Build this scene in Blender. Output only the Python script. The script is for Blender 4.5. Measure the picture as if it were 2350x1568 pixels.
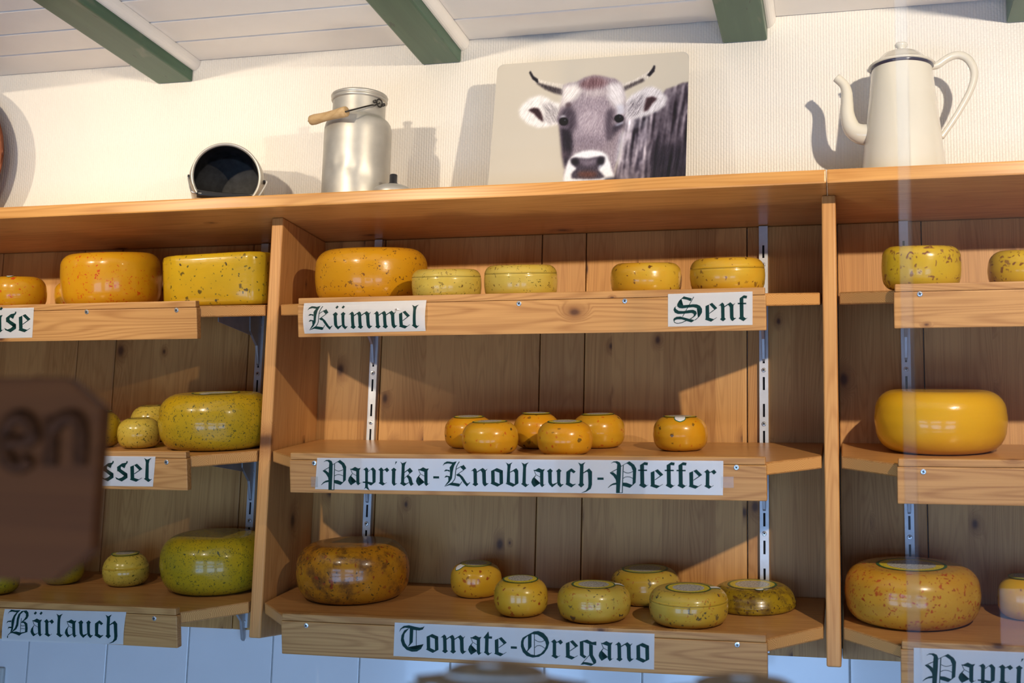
import bpy, bmesh, math, random
import numpy as np
from mathutils import Vector, Matrix
random.seed(7); np.random.seed(7)
for o in list(bpy.data.objects): bpy.data.objects.remove(o)
SC = bpy.context.scene
COL = SC.collection

# ------------------------------------------------------------------ camera
W, H, FPX = 2350, 1568, 2915.76
CAM = np.array([1.24091, -2.79613, -0.68893])
FW = np.array([-0.25308809, 0.95577151, 0.14982404])
RT = np.array([0.96735536, 0.25209933, 0.02587543])
UP = np.array([0.01303954, -0.15148185, 0.98837403])
cd = bpy.data.cameras.new('camera'); cam = bpy.data.objects.new('camera', cd); COL.objects.link(cam)
cam.matrix_world = Matrix(((RT[0], UP[0], -FW[0], CAM[0]), (RT[1], UP[1], -FW[1], CAM[1]), (RT[2], UP[2], -FW[2], CAM[2]), (0, 0, 0, 1)))
cd.sensor_fit = 'HORIZONTAL'; cd.sensor_width = 36.0; cd.lens = 36.0 * FPX / W
cd.clip_start = 0.02; cd.clip_end = 60
cd.dof.use_dof = True; cd.dof.focus_distance = 2.72; cd.dof.aperture_fstop = 4.4
SC.camera = cam
# ------------------------------------------------------------------ world, lights, exposure
wd = bpy.data.worlds.new('world'); SC.world = wd; wd.use_nodes = True
bg = wd.node_tree.nodes['Background']; bg.inputs[0].default_value = (0.95, 0.84, 0.74, 1); bg.inputs[1].default_value = 0.085
SC.view_settings.view_transform = 'Standard'; SC.view_settings.look = 'None'
SC.view_settings.exposure = 0.0; SC.view_settings.gamma = 1.0; SC.view_settings.use_curve_mapping = False

def aim(o, target):
    d = Vector(target) - o.location
    o.rotation_euler = d.to_track_quat('-Z', 'Y').to_euler()
def spot(name, loc, tgt, power, ang, blend, col, rad=0.022):
    l = bpy.data.lights.new(name, 'SPOT'); l.energy = power; l.spot_size = math.radians(ang); l.spot_blend = blend
    l.color = col; l.shadow_soft_size = rad
    o = bpy.data.objects.new(name, l); COL.objects.link(o); o.location = loc; aim(o, tgt); return o
WARM = (1.0, 0.83, 0.62)
spot('ceiling_spot', (2.05, -1.95, .34), (1.28, 0, .06), 186, 70, .8, WARM)
spot('ceiling_spot', (-.12, -1.95, .36), (.02, 0, .03), 74, 60, .75, WARM)
spot('ceiling_spot', (-.95, -1.95, .36), (-.72, 0, .0), 80, 60, .75, WARM)
spot('ceiling_spot', (-2.6, -1.75, .38), (-1.15, 0, .26), 120, 36, .8, WARM)
spot('added_ceiling_fill', (.6, -1.2, -1.15), (.62, -.75, .5), 30, 80, .9, (1.0, .84, .66), .12)  # added upward lamp without a fixture, brightens the ceiling
def window_light(loc, tgt, sx, sy, power, col):
    l = bpy.data.lights.new('window_daylight', 'AREA'); l.shape = 'RECTANGLE'; l.size = sx; l.size_y = sy; l.energy = power; l.color = col
    o = bpy.data.objects.new('window_daylight', l); COL.objects.link(o); o.location = loc; aim(o, tgt); return o
DAY = (0.34, 0.58, 1.0)
for wx in (-.35, .85, 2.05): window_light((wx, -3.0, -1.38), (.5 + wx * .4, 0, -1.15), .82, 1.15, 20, DAY)

# ------------------------------------------------------------------ pixel helpers
def ray(x, y): return FW + RT * (x - W / 2) / FPX - UP * (y - H / 2) / FPX
def hit(x, y, ax, v):
    d = ray(x, y); return CAM + d * ((v - CAM[ax]) / d[ax])
def hitp(x, y, p0, n):
    d = ray(x, y); return CAM + d * ((np.dot(n, p0) - np.dot(n, CAM)) / np.dot(n, d))

# ------------------------------------------------------------------ object helpers
def props(o, label=None, cat=None, group=None, kind=None):
    if label: o['label'] = label
    if cat: o['category'] = cat
    if group: o['group'] = group
    if kind: o['kind'] = kind
    return o
def new(name, data, mat=None, parent=None):
    o = bpy.data.objects.new(name, data); COL.objects.link(o)
    if mat is not None:
        for m in (mat if isinstance(mat, (list, tuple)) else [mat]): data.materials.append(m)
    if parent is not None: o.parent = parent
    return o
def empty(name, loc, rx=0.0, rz=0.0):
    o = bpy.data.objects.new(name, None); COL.objects.link(o); o.empty_display_size = .03
    o.location = loc; o.rotation_euler = (rx, 0, rz); return o
def fin(bm, name, smooth=False):
    bmesh.ops.recalc_face_normals(bm, faces=bm.faces)
    if smooth:
        for f in bm.faces: f.smooth = True
    m = bpy.data.meshes.new(name); bm.to_mesh(m); bm.free(); return m
def box(bm, x0, x1, y0, y1, z0, z1, bev=0.0, seg=2):
    b = bmesh.new()
    bmesh.ops.create_cube(b, size=1)
    for v in b.verts:
        v.co = Vector((x0 + (v.co.x + .5) * (x1 - x0), y0 + (v.co.y + .5) * (y1 - y0), z0 + (v.co.z + .5) * (z1 - z0)))
    if bev: bmesh.ops.bevel(b, geom=b.edges[:], offset=bev, segments=seg, affect='EDGES', profile=.6)
    m = bpy.data.meshes.new('t'); b.to_mesh(m); b.free(); bm.from_mesh(m); bpy.data.meshes.remove(m)
def boxmesh(name, *a, **k):
    bm = bmesh.new(); box(bm, *a, **k); return fin(bm, name)
def prism(bm, pts, ax, a0, a1, bev=0.0):
    """polygon pts in the two axes other than ax, extruded a0..a1 along ax"""
    b = bmesh.new()
    def mk(p, a):
        c = [0, 0, 0]; k = 0
        for i in range(3):
            if i == ax: c[i] = a
            else: c[i] = p[k]; k += 1
        return b.verts.new(c)
    A = [mk(p, a0) for p in pts]; B = [mk(p, a1) for p in pts]
    b.faces.new(A); b.faces.new(B[::-1])
    n = len(pts)
    for i in range(n): b.faces.new((A[i], B[i], B[(i + 1) % n], A[(i + 1) % n]))
    bmesh.ops.recalc_face_normals(b, faces=b.faces)
    if bev: bmesh.ops.bevel(b, geom=b.edges[:], offset=bev, segments=2, affect='EDGES', profile=.6)
    m = bpy.data.meshes.new('t'); b.to_mesh(m); b.free(); bm.from_mesh(m); bpy.data.meshes.remove(m)
def lathe(bm, prof, seg=48, c=(0, 0, 0), fn=None, cap=True):
    rings = []
    for r, z in prof:
        ring = []
        for i in range(seg):
            a = 2 * math.pi * i / seg
            p = Vector((r * math.cos(a), r * math.sin(a), z))
            if fn: p = fn(p, a)
            ring.append(bm.verts.new((p.x + c[0], p.y + c[1], p.z + c[2])))
        rings.append(ring)
    for A, B in zip(rings, rings[1:]):
        for i in range(seg): bm.faces.new((A[i], A[(i + 1) % seg], B[(i + 1) % seg], B[i]))
    if cap:
        for R in (rings[0], rings[-1]):
            if len(set(round(v.co.x, 6) for v in R)) > 2: bm.faces.new(R)
    return rings
def tube(bm, pts, rad, seg=10, smooth_n=0, closed=False):
    P = [Vector(p) for p in pts]
    R = rad if isinstance(rad, (list, tuple)) else [rad] * len(P)
    if smooth_n:   # catmull-rom
        Q, RR = [], []
        n = len(P)
        for i in range(n - 1):
            p0, p1, p2, p3 = P[max(i - 1, 0)], P[i], P[i + 1], P[min(i + 2, n - 1)]
            for k in range(smooth_n):
                t = k / smooth_n
                Q.append(.5 * ((2 * p1) + (p2 - p0) * t + (2 * p0 - 5 * p1 + 4 * p2 - p3) * t * t + (3 * p1 - p0 - 3 * p2 + p3) * t ** 3))
                RR.append(R[i] * (1 - t) + R[i + 1] * t)
        Q.append(P[-1]); RR.append(R[-1]); P, R = Q, RR
    rings = []; up = None
    for i, p in enumerate(P):
        t = (P[min(i + 1, len(P) - 1)] - P[max(i - 1, 0)]).normalized()
        if up is None:
            up = Vector((0, 0, 1)) if abs(t.z) < .9 else Vector((1, 0, 0))
        a = t.cross(up).normalized(); b_ = a.cross(t).normalized(); up = b_
        rings.append([bm.verts.new(p + (a * math.cos(2 * math.pi * k / seg) + b_ * math.sin(2 * math.pi * k / seg)) * R[i]) for k in range(seg)])
    for A, B in zip(rings, rings[1:]):
        for k in range(seg): bm.faces.new((A[k], A[(k + 1) % seg], B[(k + 1) % seg], B[k]))
    bm.faces.new(rings[0]); bm.faces.new(rings[-1][::-1])

# ------------------------------------------------------------------ materials
def nmat(name):
    m = bpy.data.materials.new(name); m.use_nodes = True
    nt = m.node_tree; return m, nt, nt.nodes['Principled BSDF']
class G:
    """small node-graph helper"""
    def __init__(s, nt): s.nt = nt
    def n(s, t, **k):
        x = s.nt.nodes.new(t)
        for a, b in k.items(): setattr(x, a, b)
        return x
    def put(s, sock, v):
        if isinstance(v, bpy.types.NodeSocket): s.nt.links.new(v, sock)
        else: sock.default_value = v
    def m(s, op, a, b=None, c=None, clamp=False):
        x = s.n('ShaderNodeMath', operation=op); x.use_clamp = clamp
        s.put(x.inputs[0], a)
        if b is not None: s.put(x.inputs[1], b)
        if c is not None: s.put(x.inputs[2], c)
        return x.outputs[0]
    def xyz(s, a, b, c):
        x = s.n('ShaderNodeCombineXYZ'); s.put(x.inputs[0], a); s.put(x.inputs[1], b); s.put(x.inputs[2], c); return x.outputs[0]
    def vm(s, op, a, b):
        x = s.n('ShaderNodeVectorMath', operation=op); s.put(x.inputs[0], a)
        if op == 'SCALE': s.put(x.inputs['Scale'], b)
        else: s.put(x.inputs[1], b)
        return x.outputs[0]
    def noise(s, v, scale=1.0, detail=3.0, rough=.55, dist=0.0):
        x = s.n('ShaderNodeTexNoise'); s.put(x.inputs['Vector'], v); x.inputs['Scale'].default_value = scale
        x.inputs['Detail'].default_value = detail; x.inputs['Roughness'].default_value = rough; x.inputs['Distortion'].default_value = dist
        return x.outputs[0]
    def voro(s, v, scale=1.0, dim='3D'):
        x = s.n('ShaderNodeTexVoronoi', voronoi_dimensions=dim); s.put(x.inputs['Vector'], v); x.inputs['Scale'].default_value = scale
        return x.outputs['Distance'], x.outputs['Color']
    def mix(s, f, a, b):
        x = s.n('ShaderNodeMix', data_type='RGBA'); s.put(x.inputs[0], f); s.put(x.inputs[6], a); s.put(x.inputs[7], b); return x.outputs[2]
    def step(s, v, e0, e1):
        x = s.n('ShaderNodeMapRange', interpolation_type='SMOOTHSTEP'); s.put(x.inputs[0], v); s.put(x.inputs[1], e0); s.put(x.inputs[2], e1); return x.outputs[0]
    def obj(s): return s.n('ShaderNodeTexCoord').outputs['Object']
    def rnd(s): return s.n('ShaderNodeObjectInfo').outputs['Random']
    def sep(s, v):
        x = s.n('ShaderNodeSeparateXYZ'); s.put(x.inputs[0], v); return x.outputs
    def sepc(s, v):
        x = s.n('ShaderNodeSeparateColor'); s.put(x.inputs[0], v); return x.outputs
    def bump(s, h, strength=.2, dist=.002):
        x = s.n('ShaderNodeBump'); s.put(x.inputs['Height'], h); x.inputs['Strength'].default_value = strength; x.inputs['Distance'].default_value = dist
        return x.outputs[0]
def C4(c): return (c[0], c[1], c[2], 1)
def plain(name, col, rough=.5, metal=0.0, coat=0.0, var=0.0, vscale=20.0, bump=0.0, bscale=120.0):
    m, nt, b = nmat(name); g = G(nt)
    b.inputs['Roughness'].default_value = rough; b.inputs['Metallic'].default_value = metal; b.inputs['Coat Weight'].default_value = coat
    o = g.vm('ADD', g.obj(), g.xyz(g.m('MULTIPLY', g.rnd(), 17.0), 0.0, 0.0))
    n = g.noise(o, vscale, 4)
    f = g.step(n, .3, .7)
    g.put(b.inputs['Base Color'], g.mix(f, C4([c * (1 - var) for c in col]), C4([min(1, c * (1 + var)) for c in col])))
    if bump: g.put(b.inputs['Normal'], g.bump(g.noise(o, bscale, 3), bump, .002))
    return m
def wood(name, ga, aa, light, dark, lam=0.0, knot=.16, ks=9.0, rough=.46, ringk=34.0, tonevar=.16, coat=.0, spec=.28, ringw=.3):
    """pine: ga = grain axis, aa = axis across the board face (0,1,2 in object space)"""
    m, nt, b = nmat(name); g = G(nt)
    s = g.sep(g.obj()); r = g.rnd(); ba = 3 - ga - aa
    gg = g.m('MULTIPLY_ADD', r, 37.0, s[ga]); a = g.m('MULTIPLY_ADD', r, 13.7, s[aa]); c = s[ba]
    if lam:
        idx = g.m('FLOOR', g.m('DIVIDE', a, lam))
        wn = g.n('ShaderNodeTexWhiteNoise', noise_dimensions='1D'); g.put(wn.inputs['W'], g.m('MULTIPLY_ADD', r, 100.0, idx)); w = wn.outputs['Value']
    else: w = r
    gw = g.m('MULTIPLY_ADD', w, 31.0, gg)
    kd, kc = g.voro(g.xyz(g.m('MULTIPLY', gw, ks * .62), g.m('MULTIPLY', a, ks), 0.0), 1.0, '2D')
    k3 = g.sepc(kc)
    sel = g.m('GREATER_THAN', k3[0], 1.0 - knot)
    rad = g.m('MULTIPLY_ADD', k3[1], .075, .035)
    nd = g.noise(g.xyz(g.m('MULTIPLY', gw, 60.0), g.m('MULTIPLY', a, 60.0), g.m('MULTIPLY', c, 60.0)), 1.0, 3)
    kdd = g.m('MULTIPLY_ADD', nd, .03, kd)
    core = g.m('MULTIPLY', g.m('SUBTRACT', 1.0, g.step(kdd, g.m('MULTIPLY', rad, .45), g.m('MULTIPLY', rad, 1.5))), sel)
    halo = g.m('MULTIPLY', g.m('SUBTRACT', 1.0, g.step(kdd, rad, g.m('MULTIPLY', rad, 3.4))), sel)
    # grain bends round the knots
    bend = g.m('MULTIPLY', halo, .35)
    st = g.noise(g.xyz(g.m('MULTIPLY', gw, 2.2), g.m('MULTIPLY', a, 95.0), g.m('MULTIPLY', c, 95.0)), 1.0, 4, .6)
    ln = g.noise(g.xyz(g.m('MULTIPLY', gw, .8), g.m('MULTIPLY_ADD', a, 11.0, bend), g.m('MULTIPLY', c, 11.0)), 1.0, 2, .45)
    st2 = g.noise(g.xyz(g.m('MULTIPLY', gw, 5.0), g.m('MULTIPLY', a, 420.0), g.m('MULTIPLY', c, 420.0)), 1.0, 2, .6)
    ring = g.m('MULTIPLY_ADD', g.m('SINE', g.m('MULTIPLY', ln, ringk * 3.0)), .5, .5)
    ring = g.m('POWER', ring, 2.2)
    tone = g.m('MULTIPLY', g.m('SUBTRACT', w, .5), tonevar * 2)
    f = g.m('ADD', g.m('ADD', g.m('ADD', g.m('MULTIPLY', g.step(st, .3, .75), .34), g.m('MULTIPLY', g.step(st2, .35, .7), .22)), g.m('MULTIPLY', ring, ringw)), tone, clamp=True)
    col = g.mix(f, C4(light), C4(dark))
    col = g.mix(g.m('MULTIPLY', halo, .55), col, C4([dark[0] * .62, dark[1] * .5, dark[2] * .45]))
    col = g.mix(g.m('MULTIPLY', core, .88), col, C4((.075, .026, .010)))
    g.put(b.inputs['Base Color'], col)
    b.inputs['Roughness'].default_value = rough; b.inputs['Coat Weight'].default_value = coat; b.inputs['Specular IOR Level'].default_value = spec
    g.put(b.inputs['Normal'], g.bump(g.m('ADD', st, g.m('MULTIPLY', ring, .3)), .10, .0006))
    return m
def endgrain(name, light, dark):
    m, nt, b = nmat(name); g = G(nt)
    o = g.obj(); s = g.sep(o); r = g.rnd()
    pos = g.m('MULTIPLY_ADD', r, .4, s[0])
    lam = g.m('DIVIDE', pos, .062); idx = g.m('FLOOR', lam); fr = g.m('SUBTRACT', lam, idx)
    wn = g.n('ShaderNodeTexWhiteNoise', noise_dimensions='1D'); g.put(wn.inputs['W'], idx); w = wn.outputs['Value']
    u = g.m('MULTIPLY', g.m('SUBTRACT', fr, w), .062); v = g.m('SUBTRACT', s[2], g.m('MULTIPLY_ADD', w, .05, -.06))
    d = g.m('SQRT', g.m('ADD', g.m('MULTIPLY', u, u), g.m('MULTIPLY', v, v)))
    d = g.m('ADD', d, g.m('MULTIPLY', g.noise(o, 40.0, 2), .006))
    ring = g.m('POWER', g.m('MULTIPLY_ADD', g.m('SINE', g.m('MULTIPLY', d, 2300.0)), .5, .5), 1.6)
    g.put(b.inputs['Base Color'], g.mix(g.m('MULTIPLY', ring, .75), C4(light), C4(dark)))
    b.inputs['Roughness'].default_value = .45; b.inputs['Specular IOR Level'].default_value = .3
    return m
PL, PD = (.64, .325, .095), (.42, .170, .038)
M = {}
M['plank'] = wood('pine_plank', 2, 0, (.60, .310, .092), (.38, .168, .042), lam=.058, knot=.26, ks=11, tonevar=.36, rough=.5, spec=.42, ringk=85)
M['plank_n'] = wood('pine_strip', 2, 0, (.55, .285, .085), (.38, .168, .042), lam=0, knot=.24, ks=10, rough=.5, spec=.48, ringk=85)
M['topb'] = wood('pine_top_board', 0, 1, PL, PD, lam=.06, knot=.12, ks=7, ringk=42, ringw=.4, rough=.3, spec=.3)
M['upright'] = wood('pine_upright', 2, 1, (.62, .32, .105), (.39, .16, .042), lam=.075, knot=.16, ks=9, ringk=80)
M['shelf'] = wood('pine_shelf', 0, 1, (.50, .245, .078), (.30, .120, .030), lam=.06, knot=.14, ks=8, rough=.3, spec=.4)
M['fascia'] = wood('pine_fascia', 0, 2, (.55, .285, .092), (.31, .128, .034), lam=0, knot=.34, ks=13, ringk=60, tonevar=.06, ringw=.42)
M['end'] = endgrain('pine_end_grain', (.64, .335, .11), (.40, .17, .045))
M['signwood'] = wood('dark_sign_wood', 0, 2, (.135, .037, .008), (.08, .021, .005), lam=0, knot=.08, ks=8, rough=.6, spec=.12)
M['burnt'] = plain('burnt_letter', (.060, .018, .006), .5, var=.4, vscale=200)
M['burnt'].node_tree.nodes['Principled BSDF'].inputs['Specular IOR Level'].default_value = .05
M['grip'] = wood('handle_wood', 0, 2, (.62, .43, .22), (.42, .25, .10), lam=0, knot=0, rough=.5, coat=0)
M['white_board'] = plain('white_ceiling_board', (.94, .92, .88), .42, var=.02, vscale=6, bump=.04, bscale=30)
M['gap'] = plain('ceiling_void', (.30, .29, .30), .8, var=.1)
M['tile_'] = plain('white_tile', (.80, .81, .82), .16, coat=.3, var=.02, vscale=5)
M['grout'] = plain('tile_grout', (.50, .49, .47), .85, var=.12, vscale=90)
M['steel'] = plain('grey_steel', (.60, .61, .62), .42, metal=.55, var=.06, vscale=40)
M['bracket'] = plain('bracket_steel', (.36, .36, .37), .45, metal=.5, var=.08, vscale=40)
M['screw'] = plain('zinc_screw', (.72, .72, .70), .28, metal=.9, var=.08, vscale=300)
M['dark'] = plain('recess_shade', (.02, .018, .016), .8)  # near-black colour stands in for shade in rail slots and screw crosses
M['alu'] = plain('worn_aluminium', (.56, .54, .485), .44, metal=.6, var=.07, vscale=25, bump=.10, bscale=18)
M['alu_in'] = plain('blackened_inside', (.020, .020, .021), .6, var=.6, vscale=60)
M['wire'] = plain('dark_wire', (.06, .055, .05), .4, metal=.7, var=.3, vscale=80)
M['black'] = plain('black_plastic', (.015, .015, .016), .28, coat=.3)
M['enamel'] = plain('cream_enamel', (.70, .665, .56), .2, coat=.5, var=.02, vscale=8)
M['navy'] = plain('dark_enamel_rim', (.03, .03, .06), .2, coat=.5)
M['copper'] = plain('dark_copper', (.15, .042, .016), .36, metal=.6, var=.25, vscale=18)
M['paper'] = plain('card_paper', (.93, .93, .91), .42, coat=.08, var=.01)
M['paper_gloss'] = plain('card_under_film', (.92, .92, .91), .22, coat=.6, var=.01)
M['ink'] = plain('green_black_ink', (.003, .030, .025), .5)
M['ink'].node_tree.nodes['Principled BSDF'].inputs['Specular IOR Level'].default_value = .15
M['switch'] = plain('grey_switch', (.52, .53, .50), .45)
M['cloth'] = plain('burlap_cap', (.27, .16, .075), .9, var=.25, vscale=160, bump=.4, bscale=300)
M['jarfill'] = plain('dark_preserve', (.06, .025, .02), .15, coat=.6, var=.4, vscale=30)
M['string'] = plain('pale_ribbon', (.72, .70, .66), .5)
def wallmat():
    m, nt, b = nmat('woven_wallpaper'); g = G(nt); o = g.obj(); s = g.sep(o)
    cx = g.m('MULTIPLY', s[0], 1 / .0062); row = g.m('MULTIPLY', s[2], 1 / .0105)
    par = g.m('MULTIPLY', g.m('FLOOR', cx), .5)
    h1 = g.m('POWER', g.m('ABSOLUTE', g.m('SINE', g.m('MULTIPLY', cx, math.pi))), .6)
    h2 = g.m('POWER', g.m('ABSOLUTE', g.m('SINE', g.m('MULTIPLY', g.m('ADD', row, par), math.pi))), .5)
    h = g.m('MULTIPLY', h1, g.m('MULTIPLY_ADD', h2, .6, .4))
    n = g.noise(o, 260.0, 2)
    h = g.m('MULTIPLY_ADD', n, .7, h)
    f = g.noise(o, 3.0, 3)
    g.put(b.inputs['Base Color'], g.mix(f, C4((.77, .745, .69)), C4((.83, .805, .75))))
    b.inputs['Roughness'].default_value = .42
    g.put(b.inputs['Normal'], g.bump(h, .55, .0016))
    return m
M['wall'] = wallmat()
def beammat():
    m, nt, b = nmat('green_beam_paint'); g = G(nt); o = g.obj(); s = g.sep(o)
    v = g.xyz(g.m('MULTIPLY', s[0], 30.0), g.m('MULTIPLY', s[1], 1.6), g.m('MULTIPLY', s[2], 30.0))
    st = g.noise(v, 1.0, 4, .6)
    wr = g.noise(g.xyz(g.m('MULTIPLY', s[0], 12.0), g.m('MULTIPLY', s[1], 2.6), g.m('MULTIPLY', s[2], 6.0)), 1.0, 3, .6, .6)
    col = g.mix(g.step(st, .35, .7), C4((.030, .098, .050)), C4((.046, .125, .066)))
    col = g.mix(g.m('MULTIPLY', g.step(wr, .60, .66), .4), col, C4((.19, .21, .145)))
    chip = g.noise(g.xyz(g.m('MULTIPLY', s[0], 90.0), g.m('MULTIPLY', s[1], 14.0), g.m('MULTIPLY', s[2], 90.0)), 1.0, 2)
    col = g.mix(g.m('MULTIPLY', g.step(chip, .69, .73), .7), col, C4((.012, .03, .018)))
    g.put(b.inputs['Base Color'], col); b.inputs['Roughness'].default_value = .38
    g.put(b.inputs['Normal'], g.bump(st, .35, .0015)); return m
M['beam'] = beammat()
def glassmat(name, diff, tint):
    m, nt, b = nmat(name); g = G(nt); out = nt.nodes['Material Output']
    tr = g.n('ShaderNodeBsdfTransparent'); tr.inputs[0].default_value = tint
    gl = g.n('ShaderNodeBsdfGlossy'); gl.inputs['Roughness'].default_value = .02
    df = g.n('ShaderNodeBsdfDiffuse'); df.inputs[0].default_value = (.8, .82, .9, 1)
    fr = g.n('ShaderNodeFresnel'); fr.inputs[0].default_value = 1.2
    a = g.n('ShaderNodeMixShader'); a.inputs[0].default_value = diff; nt.links.new(tr.outputs[0], a.inputs[1]); nt.links.new(df.outputs[0], a.inputs[2])
    c = g.n('ShaderNodeMixShader'); nt.links.new(fr.outputs[0], c.inputs[0]); nt.links.new(a.outputs[0], c.inputs[1]); nt.links.new(gl.outputs[0], c.inputs[2])
    nt.links.new(c.outputs[0], out.inputs[0]); return m
M['glass'] = glassmat('window_glass', .006, (.97, .98, 1, 1))
M['glass_edge'] = glassmat('glass_edge', .035, (.95, .97, 1, 1))
M['tape'] = glassmat('clear_tape', .07, (.96, .96, .94, 1))
def cheesemat(name, c1, c2, speck, dens, size, speck2=None, dens2=0.0, size2=60.0, mott=9.0, rough=.24, dark=None, darkf=0.0, elong=1.0):
    c1, c2 = [(c[0] * .76, c[1] * .75, c[2] * .55) for c in (c1, c2)]
    m, nt, b = nmat(name); g = G(nt)
    o = g.vm('ADD', g.obj(), g.xyz(g.m('MULTIPLY', g.rnd(), 9.0), g.m('MULTIPLY', g.rnd(), 5.0), 0.0))
    n1 = g.noise(o, mott, 4)
    col = g.mix(g.step(n1, .32, .68), C4(c1), C4(c2))
    if dark:
        nn = g.noise(o, 26.0, 6, .7)
        col = g.mix(g.m('MULTIPLY', g.step(nn, .44, .66), darkf), col, C4(dark))
    dn = g.n('ShaderNodeTexNoise'); g.put(dn.inputs['Vector'], o); dn.inputs['Scale'].default_value = size * 1.5; dn.inputs['Detail'].default_value = 1
    od = g.vm('ADD', o, g.vm('SCALE', g.vm('SUBTRACT', dn.outputs['Color'], (.5, .5, .5)), elong * .9 / size))
    def layer(col, sc, d, cc, r0, r1, amt):
        dist, vc = g.voro(od, sc)
        k = g.sepc(vc)
        sel = g.m('GREATER_THAN', k[0], 1.0 - d)
        rad = g.m('MULTIPLY_ADD', k[1], r1 - r0, r0)
        mask = g.m('MULTIPLY', g.m('SUBTRACT', 1.0, g.step(dist, g.m('MULTIPLY', rad, .7), g.m('MULTIPLY', rad, 1.25))), sel)
        fade = g.m('MULTIPLY_ADD', k[2], .35, .65)
        return g.mix(g.m('MULTIPLY', g.m('MULTIPLY', mask, fade), amt), col, C4(cc))
    col = layer(col, size, dens * 1.45, speck, .15, .32, 1.0)
    if speck2: col = layer(col, size2, dens2 * 1.6, speck2, .15, .33, .95)
    g.put(b.inputs['Base Color'], col)
    b.inputs['Roughness'].default_value = rough; b.inputs['Coat Weight'].default_value = .3; b.inputs['Coat Roughness'].default_value = .06; b.inputs['Specular IOR Level'].default_value = .3
    b.inputs['Subsurface Weight'].default_value = .12; b.inputs['Subsurface Radius'].default_value = (.012, .006, .002); b.inputs['Subsurface Scale'].default_value = .5
    h = g.m('ADD', g.noise(o, 34.0, 4, .6), g.m('MULTIPLY', g.noise(g.vm('MULTIPLY', o, (20.0, 20.0, 160.0)), 1.0, 2), .35))
    g.put(b.inputs['Normal'], g.bump(h, .17, .0028))
    return m
ORG1, ORG2 = (.72, .34, .012), (.66, .28, .010)
YEL1, YEL2 = (.74, .47, .045), (.66, .36, .022)
PAL1, PAL2 = (.66, .50, .14), (.62, .42, .07)
GRN1, GRN2 = (.50, .36, .025), (.38, .30, .022)
HERB = (.060, .062, .014); RED = (.50, .035, .008); BRN = (.16, .055, .012); BLK = (.022, .018, .010)
CM = {
 'chili': cheesemat('cheese_chili', ORG1, (.74, .37, .016), RED, .24, 80, RED, .16, 130, elong=2.4),
 'pepperbrick': cheesemat('cheese_peppercorn', (.68, .42, .018), (.56, .36, .02), BLK, .16, 72, HERB, .2, 130),
 'kummel': cheesemat('cheese_caraway', ORG1, (.76, .36, .02), (.12, .05, .012), .30, 78, BRN, .14, 120, elong=2.6),
 'kummel_p': cheesemat('cheese_caraway_pale', PAL1, PAL2, (.15, .085, .02), .34, 74, HERB, .2, 130, elong=2.4),
 'senf': cheesemat('cheese_mustard', (.74, .47, .06), (.76, .40, .03), (.13, .05, .012), .22, 66, BRN, .14, 120),
 'nettle': cheesemat('cheese_nettle', (.60, .37, .016), (.48, .32, .02), HERB, .5, 120, HERB, .5, 190, elong=2.0),
 'nettle_p': cheesemat('cheese_nettle_pale', (.66, .50, .12), (.62, .43, .06), HERB, .45, 105, HERB, .4, 170, elong=2.2),
 'baerlauch': cheesemat('cheese_wild_garlic', (.50, .35, .018), (.34, .28, .02), HERB, .6, 115, HERB, .55, 190, elong=2.2),
 'paprika': cheesemat('cheese_paprika', (.78, .33, .012), (.76, .40, .03), (.50, .09, .01), .26, 105, BLK, .10, 75),
 'tomate_big': cheesemat('cheese_tomato_wheel', (.50, .22, .014), (.42, .15, .012), (.20, .03, .008), .4, 60, (.05, .03, .008), .5, 120, dark=(.10, .036, .008), darkf=.85),
 'tomate': cheesemat('cheese_tomato', (.72, .36, .02), (.70, .42, .05), (.30, .05, .01), .25, 62, BRN, .2, 110),
 'oregano': cheesemat('cheese_oregano', (.60, .43, .10), (.60, .37, .045), (.055, .045, .03), .36, 62, (.36, .12, .02), .3, 90, elong=2.2),
 'flat': cheesemat('cheese_flat_herb', (.46, .30, .018), (.36, .22, .015), (.09, .035, .01), .5, 70, (.05, .03, .01), .5, 130, dark=(.10, .05, .012), darkf=.85),
 'walnut': cheesemat('cheese_walnut', (.68, .44, .03), (.60, .40, .03), (.17, .055, .015), .66, 46, (.17, .06, .018), .5, 84, elong=1.9),
 'plain': cheesemat('cheese_plain', (.80, .42, .016), (.80, .45, .03), (.6, .3, .02), .0, 40, rough=.2),
 'chili_big': cheesemat('cheese_paprika_wheel', (.60, .28, .03), (.64, .35, .05), (.38, .06, .012), .55, 66, (.28, .045, .012), .5, 110, elong=1.6),
}
def stickermat(name, centre, ringc):
    m, nt, b = nmat(name); g = G(nt); o = g.obj(); s = g.sep(o)
    r = g.m('SQRT', g.m('ADD', g.m('MULTIPLY', s[0], s[0]), g.m('MULTIPLY', s[1], s[1])))   # mesh is unit radius, scaled in data via attribute
    at = g.n('ShaderNodeAttribute', attribute_name='rel'); q = at.outputs['Fac']
    n = g.noise(g.vm('MULTIPLY', o, (260.0, 420.0, 1.0)), 1.0, 3, .7)
    cen = g.mix(g.step(n, .50, .56), C4(centre), C4((.10, .10, .11)))
    tx = g.noise(g.vm('MULTIPLY', o, (520.0, 520.0, 1.0)), 1.0, 1)
    ring = g.mix(g.step(tx, .60, .63), C4(ringc), C4((.06, .09, .02)))
    col = g.mix(g.step(q, .68, .70), cen, ring)
    col = g.mix(g.step(q, .90, .92), col, C4((.015, .10, .035)))
    g.put(b.inputs['Base Color'], col); b.inputs['Roughness'].default_value = .3
    return m
M['sticker'] = stickermat('round_sticker', (.55, .54, .50), (.66, .52, .03))
M['sticker_d'] = stickermat('round_sticker_dull', (.42, .42, .40), (.42, .38, .05))
M['tab'] = plain('white_sticker_tab', (.74, .73, .70), .35, var=.05, vscale=300)
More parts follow.
